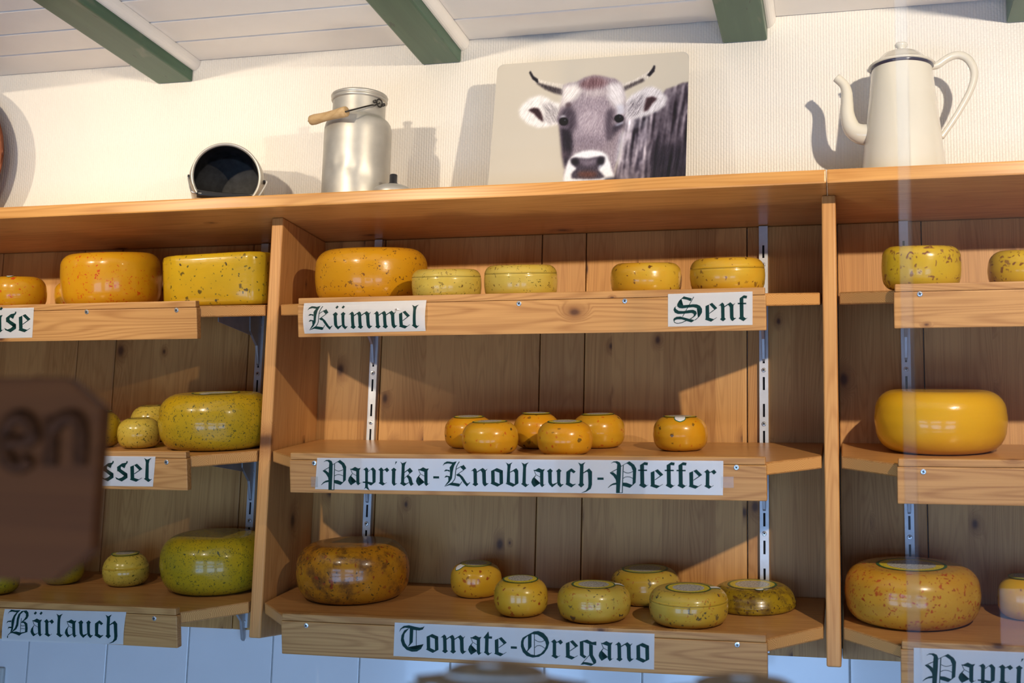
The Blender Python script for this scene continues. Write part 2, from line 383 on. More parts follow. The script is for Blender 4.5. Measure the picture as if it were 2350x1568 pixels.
M['tab_edge'] = plain('green_sticker_edge', (.012, .14, .05), .35)

# ------------------------------------------------------------------ dimensions from the photograph (metres, bay = 1.2 m)
D, WU, ZB = .2454, .0276, -.9231           # upright depth, thickness, bottom
ZC, YW = .4954, .02                        # ceiling height, wall plane
YT = -.3327                                # front of the top board
TH = math.atan(.183)                       # shelves tip forward
CT, ST = math.cos(TH), math.sin(TH)
EY = np.array([0, -CT, -ST]); EZ = np.array([0, -ST, CT])
ZS = {1: -.154, 2: -.478, 3: -.8027}
# ------------------------------------------------------------------ the setting
def struct(name, mesh, mat, parent=None):
    o = new(name, mesh, mat, parent)
    if parent is None: o['kind'] = 'structure'
    return o
struct('wall_back', boxmesh('wall_back', -3.2, 3.6, YW, .14, -.90, ZC + .05), M['wall'])
wl = struct('wall_lower', boxmesh('wall_lower', -3.2, 3.6, YW + .005, .14, -2.2, -.90), M['grout'])
tm = boxmesh('tile', -.1072, .1072, 0, .007, -.1072, .1072, bev=.0016)
tm.materials.append(M['tile_'])
for k in range(-8, 10):
    for j in range(3):
        t = bpy.data.objects.new('tile', tm); COL.objects.link(t); t.parent = wl
        t.location = (-.0653 + .2181 * k + .109, YW - .001, -.905 - .109 - .2181 * j)
struct('floor', boxmesh('floor', -3.2, 3.6, -5.2, .14, -2.25, -2.2), M['grout'])
ce = struct('ceiling', boxmesh('ceiling', -3.2, 3.6, -2.6, .14, ZC + .012, ZC + .06), M['gap'])
BX = [(-1.197, -1.098), (-.472, -.3725), (.2507, .3489), (.9785, 1.0795), (1.592, 1.692)]
edges = [-1.9] + [v for b in BX for v in b] + [2.4]
YG = [.019, -.108, -.231, -.357, -.48, -.604, -.728]
for i in range(0, len(edges), 2):
    x0, x1 = edges[i], edges[i + 1]
    for j in range(len(YG) - 1):
        bm = bmesh.new(); box(bm, x0, x1, YG[j + 1] + .0045, YG[j] - .0015, ZC, ZC + .0115, bev=.003)
        o = new('ceiling_board', fin(bm, 'ceiling_board'), M['white_board'], ce)
    bm = bmesh.new(); box(bm, x0, x1, -2.58, YG[-1], ZC + .001, ZC + .0115)
    new('ceiling_panel', fin(bm, 'ceiling_panel'), M['white_board'], ce)
n = 0
for i, (a, b) in enumerate(BX):
    y1 = YW - .001
    bm = bmesh.new(); box(bm, a, b, -2.58, y1, .4404, ZC - .0005, bev=.004)
    props(struct('trim_%d' % (2 * i + 1), fin(bm, 'beam'), M['beam']))
    # pale quarter-round strip beside each beam
    bm = bmesh.new()
    pr = [(b + .0005, ZC - .001), (b + .0005, ZC - .026)] + [(b + .0005 + .019 * math.sin(t), ZC - .026 + .025 * (1 - math.cos(t))) for t in np.linspace(.25, math.pi / 2, 6)]
    prism(bm, pr, 1, -2.58, y1)
    struct('trim_%d' % (2 * i + 2), fin(bm, 'strip'), M['white_board'])

# ------------------------------------------------------------------ fixed wall shelving
unit = empty('wall_shelving', (0.6, 0, ZB)); props(unit, 'pine wall shelving with wide top board, uprights and plank back', 'shelving')
def upart(name, mesh, mat, parent=None):
    o = new(name, mesh, mat, parent or unit)
    if parent is None: o.location = (-.6, 0, -ZB)
    return o
xj = hit(1896.7, 405, 1, YT)[0]
for a, b in ((-1.21, xj - .0006), (xj + .0006, 2.42)):
    upart('top_board', boxmesh('top_board', a, b, YT, .0195, .0, .0282, bev=.0035), M['topb'])
for k in (-1, 0, 1, 2):
    upart('upright', boxmesh('upright', 1.2 * k, 1.2 * k + WU, -D, .0, ZB, -.0003, bev=.0045, seg=3), M['upright'])
# vertical back planks: wide glued boards with narrow strips between them
pl = [-1.172, -.98, -.875, -.634, -.526, -.163, 0, .1815, .567, .671, 1.0343, 1.228, 1.4035, 1.79, 1.895, 2.258, 2.4]
for a, b in zip(pl, pl[1:]):
    y0 = random.uniform(-.0012, .0)
    upart('back_plank', boxmesh('back_plank', a + .0011, b - .0011, y0, .0195, -.9275, -.0008, bev=.0022), M['plank'] if b - a > .12 else M['plank_n'])
# slotted steel standards
def standard(x):
    z0, z1, w, d = -.922, -.002, .0095, .011
    g0 = empty('standard', (0, 0, 0)); g0.parent = unit; g0.location = (x - .6, -.0012, -ZB)
    bm = bmesh.new()
    pitch, sl, sw = .0585, .0285, .0023
    zz = []; z = -.0455
    while z - sl > z0 + .01: zz.append((z - sl, z)); z -= pitch
    def q(xa, xb, za, zb_, y): bm.faces.new([bm.verts.new(p) for p in ((xa, y, za), (xb, y, za), (xb, y, zb_), (xa, y, zb_))])
    q(-w, -sw, z0, z1, -d); q(sw, w, z0, z1, -d)
    last = z1
    for a, b in zz: q(-sw, sw, b, last, -d); last = a
    q(-sw, sw, z0, last, -d)
    for s in (-1, 1):
        bm.faces.new([bm.verts.new(p) for p in ((s * w, -d, z0), (s * w, 0, z0), (s * w, 0, z1), (s * w, -d, z1))])
        for a, b in zz: bm.faces.new([bm.verts.new(p) for p in ((s * sw, -d, a), (s * sw, -d + .003, a), (s * sw, -d + .003, b), (s * sw, -d, b))])
    bmesh.ops.remove_doubles(bm, verts=bm.verts, dist=1e-6)
    rail = new('rail', fin(bm, 'rail'), M['steel'], g0)
    bm = bmesh.new(); box(bm, -w + .001, w - .001, -.004, -.001, z0 + .001, z1 - .001)
    new('slot_shade_strip', fin(bm, 'gap'), M['dark'], g0)  # solid dark strip behind the slots, their shade put into its colour
    for k, (a, b) in enumerate(zz):
        if k % 2 == 0:
            s = new('screw', SCREW, None, g0); s.location = (0, -d - .0002, a - (pitch - sl) / 2); s.rotation_euler = (0, random.uniform(0, 1.5), 0)
def screwmesh():
    bm = bmesh.new()
    lathe(bm, [(.0052, 0), (.0050, .0007), (.0042, .0013), (.0010, .0016)], 16)
    for v in bm.verts: v.co = Vector((v.co.x, -v.co.z, v.co.y))
    nf = len(bm.faces)
    for w, h in ((.0030, .0008), (.0008, .0030)): box(bm, -w, w, -.00178, -.001, -h, h)
    bm.faces.ensure_lookup_table()
    for i, f in enumerate(bm.faces): f.material_index = 0 if i < nf else 1
    m = fin(bm, 'screw'); m.materials.append(M['screw']); m.materials.append(M['dark']); return m
SCREW = screwmesh()
for x in (-1.03, -.128, .1675, 1.0707, 1.3665, 2.27): standard(x)

# ------------------------------------------------------------------ tilted shelves
VF0, VF1 = .361, .379
def shelf(bay, lev, label, stand, screws=()):
    x0, x1 = 1.2 * bay + WU + .005, 1.2 * bay + 1.2 - .005
    org = (0.0, -.0135, ZS[lev] - .0135 * .183)
    root = empty('display_shelf', (0, 0, ZS[lev]), TH); props(root, label, 'shelf', None)
    ch0, ch1 = 1.2 * bay + .132, 1.2 * bay + 1.2 - .104
    bm = bmesh.new()
    pts = [(x0, -.0135), (x0, -.249), (ch0, -VF0), (ch1, -VF0), (x1, -.249), (x1, -.0135)]
    prism(bm, pts, 2, -.025, 0, bev=.003)
    for f in bm.faces:
        f.normal_update()
        if f.normal.y < -.3 and abs(f.normal.x) > .5 and abs(f.normal.z) < .2: f.material_index = 1
    m = fin(bm, 'board'); new('board', m, [M['shelf'], M['end']], root)
    fx0, fx1 = ch0, ch1
    bm = bmesh.new(); box(bm, fx0 - .001, fx1 + .001, -VF1, -VF0 - .0002, -.0712, -.0036, bev=.0022)
    fas = new('fascia', fin(bm, 'fascia'), M['fascia'], root)
    bm = bmesh.new(); box(bm, fx0 + .001, fx1 - .001, -VF1 + .0006, -VF0 - .0002, -.0030, .0112, bev=.0022)
    new('fascia_cap', fin(bm, 'fascia_cap'), M['fascia'], root)
    P0 = np.array([0, 0, ZS[lev]]) + EY * VF1
    for q in screws:
        p = hitp(q[0], q[1], P0, EY)
        s = new('screw', SCREW, None, fas); s.location = (p[0], -VF1 - .0001, float(np.dot(p - P0, EZ))); s.rotation_euler = (0, random.uniform(0, 1.5), 0)
    for x in stand:
        bm = bmesh.new()
        prism(bm, [(-.022, -.0262), (-.235, -.0262), (-.235, -.036), (-.075, -.070), (-.022, -.075)], 0, x - .0012, x + .0012, bev=.0004)
        prism(bm, [(-.020, -.0262), (-.080, -.0262), (-.082, -.060), (-.070, -.072), (-.047, -.096), (-.043, -.140), (-.036, -.146), (-.029, -.140), (-.020, -.040)], 0, x - .0032, x + .0030, bev=.0008)
        box(bm, x - .0060, x + .0060, -.20, -.05, -.0262, -.0252)
        new('bracket', fin(bm, 'bracket'), M['bracket'], root)
    return root
STL, STM, STR = (-1.03, -.128), (.1675, 1.0707), (1.3665, 2.27)
shelf(-1, 1, 'tilted pine shelf whose card ends in the letters äse', STL, ((199, 716), (405, 712)))
shelf(-1, 2, 'tilted pine shelf whose card ends in the letters ssel', STL, ((382, 1061),))
shelf(-1, 3, 'tilted pine shelf with the Bärlauch card on its front', STL, ((354, 1420),))
shelf(0, 1, 'tilted pine shelf with both Kümmel and Senf cards', STM, ((1191, 697), (1434, 691)))
shelf(0, 2, 'tilted pine shelf with the long Paprika-Knoblauch-Pfeffer card', STM, ((721, 1063), (1690, 1073)))
shelf(0, 3, 'tilted pine shelf with the Tomate-Oregano card', STM, ((703, 1436), (1692, 1480)))
shelf(1, 1, 'tilted pine shelf with bare front under walnut-spotted cheeses', STR, ((2111, 675),))
shelf(1, 2, 'tilted pine shelf with bare front under a plain yellow wheel', STR, ((2119, 1083),))
shelf(1, 3, 'tilted pine shelf with a card beginning Papri', STR)

# ------------------------------------------------------------------ cheeses
def cheese_profile(r, h, kb, kt, lip, dome):
    rb, rt = kb * h, kt * h
    pr = [(0.0, 0.0), (r * .45, 0.0)]
    for t in np.linspace(0, math.pi / 2, 7): pr.append((r - rb * .8 + rb * .8 * math.sin(t) - .012 * r, rb - rb * math.cos(t)))
    for t in np.linspace(0.12, .88, 5):
        z = rb + (h - rb - rt) * t; pr.append((r - .012 * r * (2 * t - 1) ** 2, z))
    if lip:
        z = h - rt * .95
        pr.append((r - .006 * r, z)); pr.append((r - .022 * r, z + .0012)); pr.append((r - .010 * r, z + .003))
    for t in np.linspace(.12 if lip else 0, math.pi / 2, 8): pr.append((r - rt + rt * math.cos(t) - .012 * r * (1 - t), h - rt + rt * math.sin(t)))
    pr += [(r * .5, h + dome * .6), (r * .2, h + dome), (0.0, h + dome)]
    return pr
def cheese(lev, x, v, r, h, kind, label, group=None, kb=.36, kt=.38, lip=False, dome=0.0, sticker=0.0, sdull=False, tab=None, wob=.012, rz=None, taper=0.0):
    rnd = random.Random(int((x + 5) * 1000))
    prof = cheese_profile(r, h, kb, kt, lip, dome)
    ph = [rnd.uniform(0, 6.28) for _ in range(4)]
    tx, ty = rnd.uniform(-.02, .02), rnd.uniform(-.02, .02)
    def fn(p, a):
        rr = math.hypot(p.x, p.y)
        f = 1 + wob * (.5 * math.sin(2 * a + ph[0]) + .35 * math.sin(3 * a + ph[1] + p.z * 20) + .2 * math.sin(5 * a + ph[2] - p.z * 30)) - taper * p.z / h
        z = p.z
        if z > h * .3: z = z + (tx * p.x + ty * p.y) * (z / h)
        return Vector((p.x * f, p.y * f, z))
    bm = bmesh.new(); lathe(bm, prof, 64, fn=fn, cap=False)
    bmesh.ops.remove_doubles(bm, verts=bm.verts, dist=1e-6)
    m = fin(bm, 'cheese', True)
    o = new('cheese', m, CM[kind])
    p = np.array([0, 0, ZS[lev]]) + EY * v + EZ * .0006
    o.location = (x, p[1], p[2])
    o.rotation_euler = (TH, 0, 0)
    props(o, label, 'cheese', group)
    if sticker:
        bm = bmesh.new(); R = sticker * r
        lay = bm.verts.layers.float.new('rel'); rings = []
        for q in np.linspace(0.02, 1, 8):
            rings.append((q, [bm.verts.new(fn(Vector((R * q * math.cos(a), R * q * math.sin(a), 0)), a)) for a in np.linspace(0, 2 * math.pi, 48, endpoint=False)]))
        zt = lambda rr: np.interp(rr, [pp[0] for pp in prof[::-1]][:5], [pp[1] for pp in prof[::-1]][:5])
        for q, ring in rings:
            for i, vv in enumerate(ring):
                a = 2 * math.pi * i / 48
                b_ = fn(Vector((R * q * math.cos(a), R * q * math.sin(a), float(zt(R * q)))), a); vv.co = b_ + Vector((0, 0, .0007))
        for (q0, A), (q1, B) in zip(rings, rings[1:]):
            for i in range(48): bm.faces.new((A[i], A[(i + 1) % 48], B[(i + 1) % 48], B[i]))
        bm.faces.new(rings[0][1])
        for q, ring in rings:
            for vv in ring: vv[lay] = q
        new('sticker', fin(bm, 'sticker', True), M['sticker_d'] if sdull else M['sticker'], o)
    if tab is not None:
        # small paper tab that folds from the sticker over the edge
        a0, hw, down = tab
        top = [pp for pp in prof if pp[1] > h * .45]; top = top[::-1]
        s = [0.0]
        for A, B in zip(top, top[1:]): s.append(s[-1] + math.hypot(A[0] - B[0], A[1] - B[1]))
        s0 = max(sticker, .45) * r * .96; L = down
        def at(sv): return float(np.interp(sv, s, [t[0] for t in top])), float(np.interp(sv, s, [t[1] for t in top]))
        for (ex, mat, off) in ((1.14, M['tab_edge'], .0008), (1.0, M['tab'], .0013)):
            bm = bmesh.new(); rows = []
            for i in range(9):
                tt = i / 8; sv = s0 + L * tt * (1 if ex == 1.0 else 1.06)
                wv = hw * ex * (1.0 if tt < .5 else math.sqrt(max(0.02, 1 - ((tt - .5) / .5) ** 2)))
                rr, z = at(sv); row = []
                for j in range(7):
                    a = a0 + (j / 3 - 1) * wv / max(rr, .01)
                    pnt = fn(Vector((rr * math.cos(a), rr * math.sin(a), z)), a)
                    nrm = Vector((math.cos(a) * (rr > .86 * r), math.sin(a) * (rr > .86 * r), 1 if z > h * .8 else .1)).normalized()
                    row.append(bm.verts.new(pnt + nrm * off))
                rows.append(row)
            for A, B in zip(rows, rows[1:]):
                for j in range(6): bm.faces.new((A[j], A[j + 1], B[j + 1], B[j]))
            new('sticker_tab' if ex == 1.0 else 'sticker_tab_edge', fin(bm, 'tab', True), mat, o)
    return o
F_ = -math.pi / 2    # towards the room
# left bay
cheese(1, -.6377, .25, .0655, .078, 'chili', 'small orange cheese with red flecks beside the big red-flecked wheel', tab=(F_ + .25, .008, .02), sticker=.4)
cheese(1, -.606, .060, .0526, .0693, 'chili', 'small orange cheese tucked behind the big red-flecked wheel')
cheese(1, -.4433, .16, .1152, .1297, 'chili', 'large orange wheel with sparse red flecks beside the peppercorn block', kt=.25, kb=.3)
cheese(2, -.4207, .2063, .0498, .0818, 'nettle', 'small yellow herb cheese partly behind the dark wooden sign', sticker=.6, kt=.45)
cheese(2, -.3147, .2122, .0483, .067, 'nettle_p', 'small pale herb cheese in front of another, beside the big herb wheel', kt=.45)
cheese(2, -.3589, .08, .0506, .0853, 'nettle_p', 'small cream herb cheese standing at the plank back, partly hidden', kt=.4, lip=True)
cheese(2, -.131, .1905, .1275, .1221, 'nettle', 'large yellow-green herb wheel with round sticker on top', sticker=.42, tab=(F_ + .1, .010, .022), kt=.4)
cheese(3, -.1435, .129, .1235, .1227, 'baerlauch', 'large olive-green wheel above the Bärlauch card', kt=.42)
cheese(3, -.3728, .1301, .0543, .071, 'nettle_p', 'small pale herb cheese with grey sticker above the Bärlauch card', sticker=.62, sdull=True, kt=.5, taper=.05, lip=True)
cheese(3, -.5344, .1389, .0502, .0742, 'baerlauch', 'small olive cheese under the lower edge of the dark sign')
cheese(3, -.6181, .2621, .0486, .0699, 'baerlauch', 'small olive cheese near the Bärlauch shelf edge, mostly behind the sign')
# middle bay, top shelf
cheese(1, .2189, .17, .1261, .1186, 'kummel', 'large orange caraway wheel above the Kümmel card', kt=.34, kb=.3)
cheese(1, .4322, .29, .0731, .0652, 'kummel_p', 'small pale caraway cheese touching the large caraway wheel', kt=.3, lip=True, kb=.3)
cheese(1, .583, .25, .0778, .0711, 'kummel_p', 'small pale caraway cheese standing clear of the large caraway wheel', kt=.3, lip=True, kb=.3)
cheese(1, .8442, .22, .0745, .0691, 'senf', 'small yellow mustard cheese next to the last one on its shelf', kt=.36)
cheese(1, 1.0129, .24, .076, .0732, 'senf', 'small yellow mustard cheese directly above the Senf card', kt=.34, lip=True)
# middle bay, second shelf
CB = 'orange pepper cheeses in a cluster'
cheese(2, .4485, .145, .0535, .066, 'paprika', 'small orange cheese at the back of the cluster, farthest from the tabbed one', CB, kt=.46, sticker=.62)
cheese(2, .5266, .255, .0585, .0655, 'paprika', 'small orange cheese on the cluster edge row, farther from the tabbed one', CB, kt=.46, sticker=.62)
cheese(2, .5985, .140, .0505, .0735, 'paprika', 'small orange cheese at the cluster back, seen between the two edge cheeses', CB, kt=.46, sticker=.62)
cheese(2, .6848, .250, .0577, .0655, 'paprika', 'small orange cheese on the cluster edge row, nearer the tabbed one', CB, kt=.46, sticker=.62)
cheese(2, .7295, .120, .0567, .070, 'paprika', 'small orange cheese at the back of the cluster, nearest the tabbed one', CB, kt=.46, sticker=.62)
cheese(2, .9097, .161, .0567, .069, 'paprika', 'small orange cheese standing alone, white tab hanging from its sticker', kt=.46, sticker=.62, tab=(F_ + .12, .0105, .021))
# middle bay, bottom shelf
cheese(3, .1998, .157, .1224, .1182, 'tomate_big', 'large dark brown mottled wheel above the Tomate-Oregano shelf edge', kt=.42)
cheese(3, .4618, .1009, .056, .0678, 'tomate', 'small orange cheese with a dark red blotch, near the plank back', kt=.42, sticker=.62, sdull=True, tab=(F_ - .75, .009, .018))
cheese(3, .600, .2502, .055, .0703, 'tomate', 'small orange cheese with yellow sticker near the shelf edge', kt=.42, sticker=.66, dome=.001)
OG = 'pale tomato-oregano cheeses'
cheese(3, .7514, .2565, .0735, .0654, 'oregano', 'pale herb cheese at the shelf edge beside the orange one', kt=.42, sticker=.60, tab=(.3, .007, .02))
cheese(3, .8301, .0963, .0735, .0672, 'oregano', 'pale herb cheese standing behind two others, grey sticker on top', kt=.44, sticker=.66, sdull=True)
cheese(3, .9405, .2611, .0765, .0662, 'oregano', 'pale herb cheese at the shelf edge beside the flat mottled one', kt=.36, lip=True, sticker=.58, tab=(.25, .007, .02))
cheese(3, 1.0519, .1093, .0918, .0444, 'flat', 'flat dark mottled cheese with big yellow sticker', kt=.62, kb=.25, sticker=.62, taper=.12, tab=(F_ + .35, .009, .014))
# right bay
cheese(1, 1.3863, .27, .0735, .0845, 'walnut', 'yellow cheese with brown walnut spots overhanging the end of the front board', kt=.28, kb=.32)
cheese(1, 1.5841, .2, .0705, .0729, 'walnut', 'yellow walnut-spotted cheese set back from the front board end', kt=.42)
cheese(2, 1.422, .1377, .126, .1199, 'plain', 'large plain glossy yellow wheel without specks', kt=.36, kb=.4)
cheese(3, 1.3609, .1611, .1265, .1047, 'chili_big', 'large orange wheel with red-brown freckles and a round sticker', kt=.4, sticker=.52)
cheese(3, 1.5715, .1125, .05, .0797, 'tomate', 'small dull orange cheese beside the red-freckled wheel', kt=.45, sticker=.6, sdull=True)
# rectangular peppercorn block with waxed rounded edges
def block():
    b = .040
    bm = bmesh.new(); prism(bm, [(-.128 + b, -.066), (.128 - b * .6, -.066), (.128, -.066 + b * .6), (.128, .066), (-.128, .066), (-.128, -.066 + b * .9)], 2, 0, .118, bev=.013)
    bmesh.ops.subdivide_edges(bm, edges=[e for e in bm.edges if e.calc_length() > .05], cuts=3, use_grid_fill=True)
    for v in bm.verts:
        v.co.z *= 1 + .018 * math.sin(v.co.x * 16) * (v.co.z > .05)
        v.co.y *= 1 + .03 * math.sin(v.co.x * 14 + 1)
    o = new('cheese_block', fin(bm, 'block', True), CM['pepperbrick'])
    p = np.array([0, 0, ZS[1]]) + EY * .185 + EZ * .0006
    o.matrix_world = Matrix.Translation((-.147, p[1], p[2])) @ Matrix.Rotation(TH, 4, 'X') @ Matrix.Rotation(.06, 4, 'Z')
    props(o, 'rectangular yellow block cheese with black peppercorns', 'cheese')
block()

# ------------------------------------------------------------------ blackletter name cards
def PT(s): return [tuple(float(c) for c in p.split(',')) for p in s.split()]
def T(pts, x0, base, sc): return [((x - x0) / sc, (base - y) / sc) for x, y in pts]
def stroke(pts, w):
    """thin line as quads"""
    out = []
    for (a, b), (c, d) in zip(pts, pts[1:]):
        L = math.hypot(c - a, d - b) or 1; nx, ny = -(d - b) / L * w / 2, (c - a) / L * w / 2
        out.append([(a + nx, b + ny), (c + nx, d + ny), (c - nx, d - ny), (a - nx, b - ny)])
    return out
def sh(p, dx, dy=0): return [(x + dx, y + dy) for x, y in p]
S1 = PT('0,82 20,100 28.6,92 31,82 31,19 37.6,12.4 22.6,0 6.4,10.7 13,18 13,76 10.7,84.5')
S2 = PT('31,74 31,80 62,100.5 76,88 85.7,96 86,94 77.4,82 77.4,24 80,17 85,17 90,18 90.5,16 71.4,0 62.6,8 58.8,19 58.3,74 52.4,84.5 48.8,85.7')
SM = PT('31,72 31,79 62,100 70,92 73,82 73,19 79.6,12.4 64.6,0 48.4,10.7 55,18 55,76 50,84 47,84')
UA = PT('0,85 18.3,99 30.7,87 24.7,78 24.7,23 29,16 51.7,25 51.7,21 25.7,-1 12.3,13 6.7,25 6.7,78 2,84')
UB = PT('47,86 62,99 75,88 69,80 67,25 72,15 82,17 84,15 67,-1 54,13 51.7,23 51.7,80')
AA = [PT('13,91 22,91 40,101.7 57,93 70.7,96 63,82 61.7,15 66,11 72,16.7 72.7,15 54,-1 45,12 45.7,76.7 18,86'),
      PT('13,91 23,65 45.7,52 45.7,55 25.7,66.5 18,86'), PT('23,64 5,42 0,25 5,12 15,-1 45,19 45,22 28,13 20,18 17,32 18,50 25,62')]
def dia(x, y, r=9.5): return [(x - r, y - 2), (x + 1, y + r), (x + r, y + 2), (x - 1, y - r)]
GL = {
 'n': ([S1, S2], 100), 'm': ([S1, SM, sh(S2, 42)], 142), 'u': ([UA, UB], 93), 'ü': ([UA, UB, dia(24, 126), dia(60, 126)], 93),
 'a': (AA, 80), 'ä': (AA + [dia(30, 131), dia(64, 131)], 80),
 'e': ([PT('4,82 22.6,90.5 22.6,20 46,12 62,22 62.6,20 32,-1.5 2.4,9 0,10.7 4,15.5'), PT('22.6,90.5 38.8,99 65.5,70.7 24.5,41 22.6,44 48.8,64 25,90')], 72),
 'f': ([PT('10,120 32,136 49.3,133 46.4,119 29.3,120.7 29.3,22.6 41.7,14 48.8,18 49,16.7 28,-.5 3,14 10,22.6'), PT('0,96.4 44,96.4 44,89 0,89')], 57),
 'p': ([PT('2.7,86 23,100 32.7,88 30,75 28,-8 32,-18 38,-28 25,-22 16.7,-15 5,-22 10.7,-15 13,-8 15,78 10.7,86'),
        PT('30.7,73 30.7,78 57.7,100 65,93 72.7,83 70,18 53.5,16 54,80 48,87 45,87'), PT('0,20 23,21 52,16 70,18 45,-1 23,11.7 0,14')], 84),
 'r': ([PT('0,84 19,100 30,88 28,81.7 26.7,18 36.7,11 46.7,18 47,16 25,-1 2,13 9,18 11,78 6.7,85'), PT('28,80 28,84 50.7,99 62,85 49,72.7 38,85')], 72),
 'i': ([PT('0,86 15,99 29,87 23,80 20,18 22,10 30,14 31,12 13,-2 3,12 2.7,18 5,80'), PT('21.7,114 25,132 34,132.3')], 46),
 'k': ([PT('3,132 17,123 39,133 31,118 28,108 23,18 33,12 49,20 49,17 22,-2.7 0,12 6,18 12,112 10,122'), PT('23,68 23,73 55.7,99 70.7,80 23,37.7 23,41 52,68 42,82'),
        PT('35,52 48,58 62,45 68,18 72,10 75,13 77,12 58,-2 50,13 45,38 36,50')], 86),
 'o': ([PT('4.8,84 35,100 65.7,87 65.7,68 47.6,74.6 23,84'), PT('4.8,84 23,84 23,24 0,16 4.8,21'), PT('47.6,74.6 65.7,87 65.7,17 47.6,12'), PT('0,16 23,25 47.6,14 65.7,17 35.6,-.6')], 78),
 'b': ([PT('2.6,131 18.5,121.5 39,131.5 29.6,118.5 25,90 23,24 2,18 6,24 12,110 9,121'), PT('25,75 25,80 57,100 67,87 66.7,18 48,14 49,74 42,84'), PT('0,16 23,25 48,14 66.7,18 38,-.5')], 80),
 'l': ([PT('3,131 20,122 42,132 31.5,119 27,101 24,19 31.5,12 40,15.5 41,14 22.6,-2 0,15.5 6.7,21 12,108 9,121')], 52),
 'c': ([PT('5.5,82 31.5,101 53,84 42.6,74 29.6,84 26,80 22,25 37,15.5 51,19 52,17 29.6,-1 0,15.5 4,23')], 63),
 'h': ([PT('2,132 18.5,124 39,134 29.6,119 26,23 31.5,13.7 15.5,-1 0,13.7 7.4,21 12,111 8.5,122'),
        PT('26,73 26,78 57,101 71.5,84 70,15.5 63,-6.7 42.6,-21.5 18.5,-29 16.7,-28 39,-16 50,1 52,23 51,78.5 46,84')], 84),
 't': ([PT('0,91 27,126 30,100 45.5,100 44,88 27,88 24,18 30,10.6 41,16.7 41.5,14.5 22.7,-.6 .6,15 6,21 9,88')], 54),
 'g': ([PT('1,92.7 19,92.7 19,27 34,17 22,7 1,22'), PT('1,92.7 38,105 62,93 83,97 82,77 47,82 19,92'), PT('47,82 65,78 65,27 80,0 80,-13 67,-18 50,17 46,27'),
        PT('2,-26 18,-11 38,-12 67,-18 80,-13 55,-29 23,-23'), PT('18,-11 2,-26 46,27 48,24')], 92),
 's': ([PT('8,55 8,80 34,100 52,88 46,73 30,83 27,78 27,64'), PT('8,60 27,68 60,44 60,22 40,33'), PT('60,42 60,20 30,-1 2,12 -3,24 14,15 30,21 41,30 41,45'), PT('34,100 50,88 62,102 64,112 58,114 55,104')], 72),
 '-': ([PT('13,53 44,53 44,41 13,41')], 64),
 ' ': ([], 30),
}
def add_cap(ch, x0, base, sc, polys, strokes, adv):
    ps = [T(PT(p), x0, base, sc) for p in polys]
    for s, w in strokes: ps += stroke(T(PT(s), x0, base, sc), w / sc)
    GL[ch] = (ps, adv)
add_cap('P', 120, 495, 3.0, [
  '175,108 210,80 265,75 305,95 322,140 315,300 295,578 240,578 245,440 258,200 265,125 240,98 205,95 178,112',
  '155,265 200,248 250,290 255,345 248,440 240,370 205,310', '120,495 160,450 200,425 248,412 245,445 190,455 155,475 125,500',
  '318,165 322,152 445,75 515,130 545,190 495,230 470,160 410,112 390,118', '545,190 532,412 485,450 495,230', '532,412 445,495 345,465 340,412 400,415 475,445'],
  [('155,262 262,201', 11), ('354,137 332,572', 13), ('290,574 338,574', 9), ('357,237 385,255 420,263 460,253 495,235', 9), ('350,345 380,325 415,319 455,326 490,345', 9)], 150)
add_cap('K', 215, 575, 3.0, [
  '215,245 240,198 285,172 330,175 380,185 440,168 395,250 365,215 300,205 250,215', '395,250 375,330 358,450 320,510 270,555 232,585 300,490 300,440 325,420 330,340 325,270 365,215',
  '235,330 265,303 325,313 325,345 290,325 245,335', '240,435 265,403 325,413 320,445 285,425 245,438', '232,585 350,515 420,525 480,535 460,582 400,570 320,558',
  '495,265 545,225 587,285 540,315', '430,395 475,370 530,420 590,520 610,530 640,508 645,515 590,580 540,520 480,420 445,410'],
  [('480,175 450,220 428,270 417,350 408,440 390,480 360,515', 12), ('418,305 515,245', 10), ('548,310 425,395', 10), ('515,500 465,575', 10)], 148)
add_cap('S', 190, 725, 4.2, [
  '380,215 435,155 615,205 585,268 500,230 420,215', '435,155 330,250 285,330 285,380 330,415 400,425 420,355 360,335 330,290 345,245 385,218',
  '400,425 500,412 640,402 720,425 720,340 640,335 540,345 420,355', '720,425 780,490 778,570 740,630 660,690 690,690 780,610 835,520 835,440 790,370 720,340',
  '275,360 215,410 200,460 230,520 300,550 320,480 260,440 245,410 260,380', '300,550 420,545 600,530 645,550 650,590 718,540 700,490 640,460 550,465 420,485 320,480',
  '650,590 610,630 550,660 590,665 680,600 718,540', '190,680 210,640 270,610 350,605 440,630 560,665 670,690 595,742 480,705 380,670 290,670 240,680 220,705'],
  [('655,172 400,610', 15), ('205,690 215,730 250,755 300,758 370,748 440,718 480,703', 16)], 168)
add_cap('T', 125, 570, 3.3, [
  '125,235 150,170 210,120 300,105 400,125 490,140 540,130 575,108 540,170 480,190 420,187 370,182 300,157 230,152 170,175',
  '290,160 215,200 165,290 152,380 180,470 275,490 225,420 205,340 220,260 302,160', '180,470 250,540 340,568 430,560 500,515 550,425 500,485 430,520 350,520 275,490',
  '315,155 375,180 360,400 280,485 272,480 300,430'], [('428,185 418,520', 11)], 140)
oo = PT('220,160 300,110 400,50 470,40 550,70 610,140 635,220 610,310 550,400 470,455 370,472 280,450 220,390 190,300 195,220')
oi_ = PT('248,182 305,125 370,95 450,98 530,150 572,205 585,265 560,330 500,400 425,432 345,422 270,362 240,300 233,250 238,215')
add_cap('O', 190, 470, 3.1, [], [('405,95 400,430', 11), ('410,180 440,203 480,215 520,210 560,190', 9), ('410,310 440,280 480,270 525,285 565,315', 9)], 150)
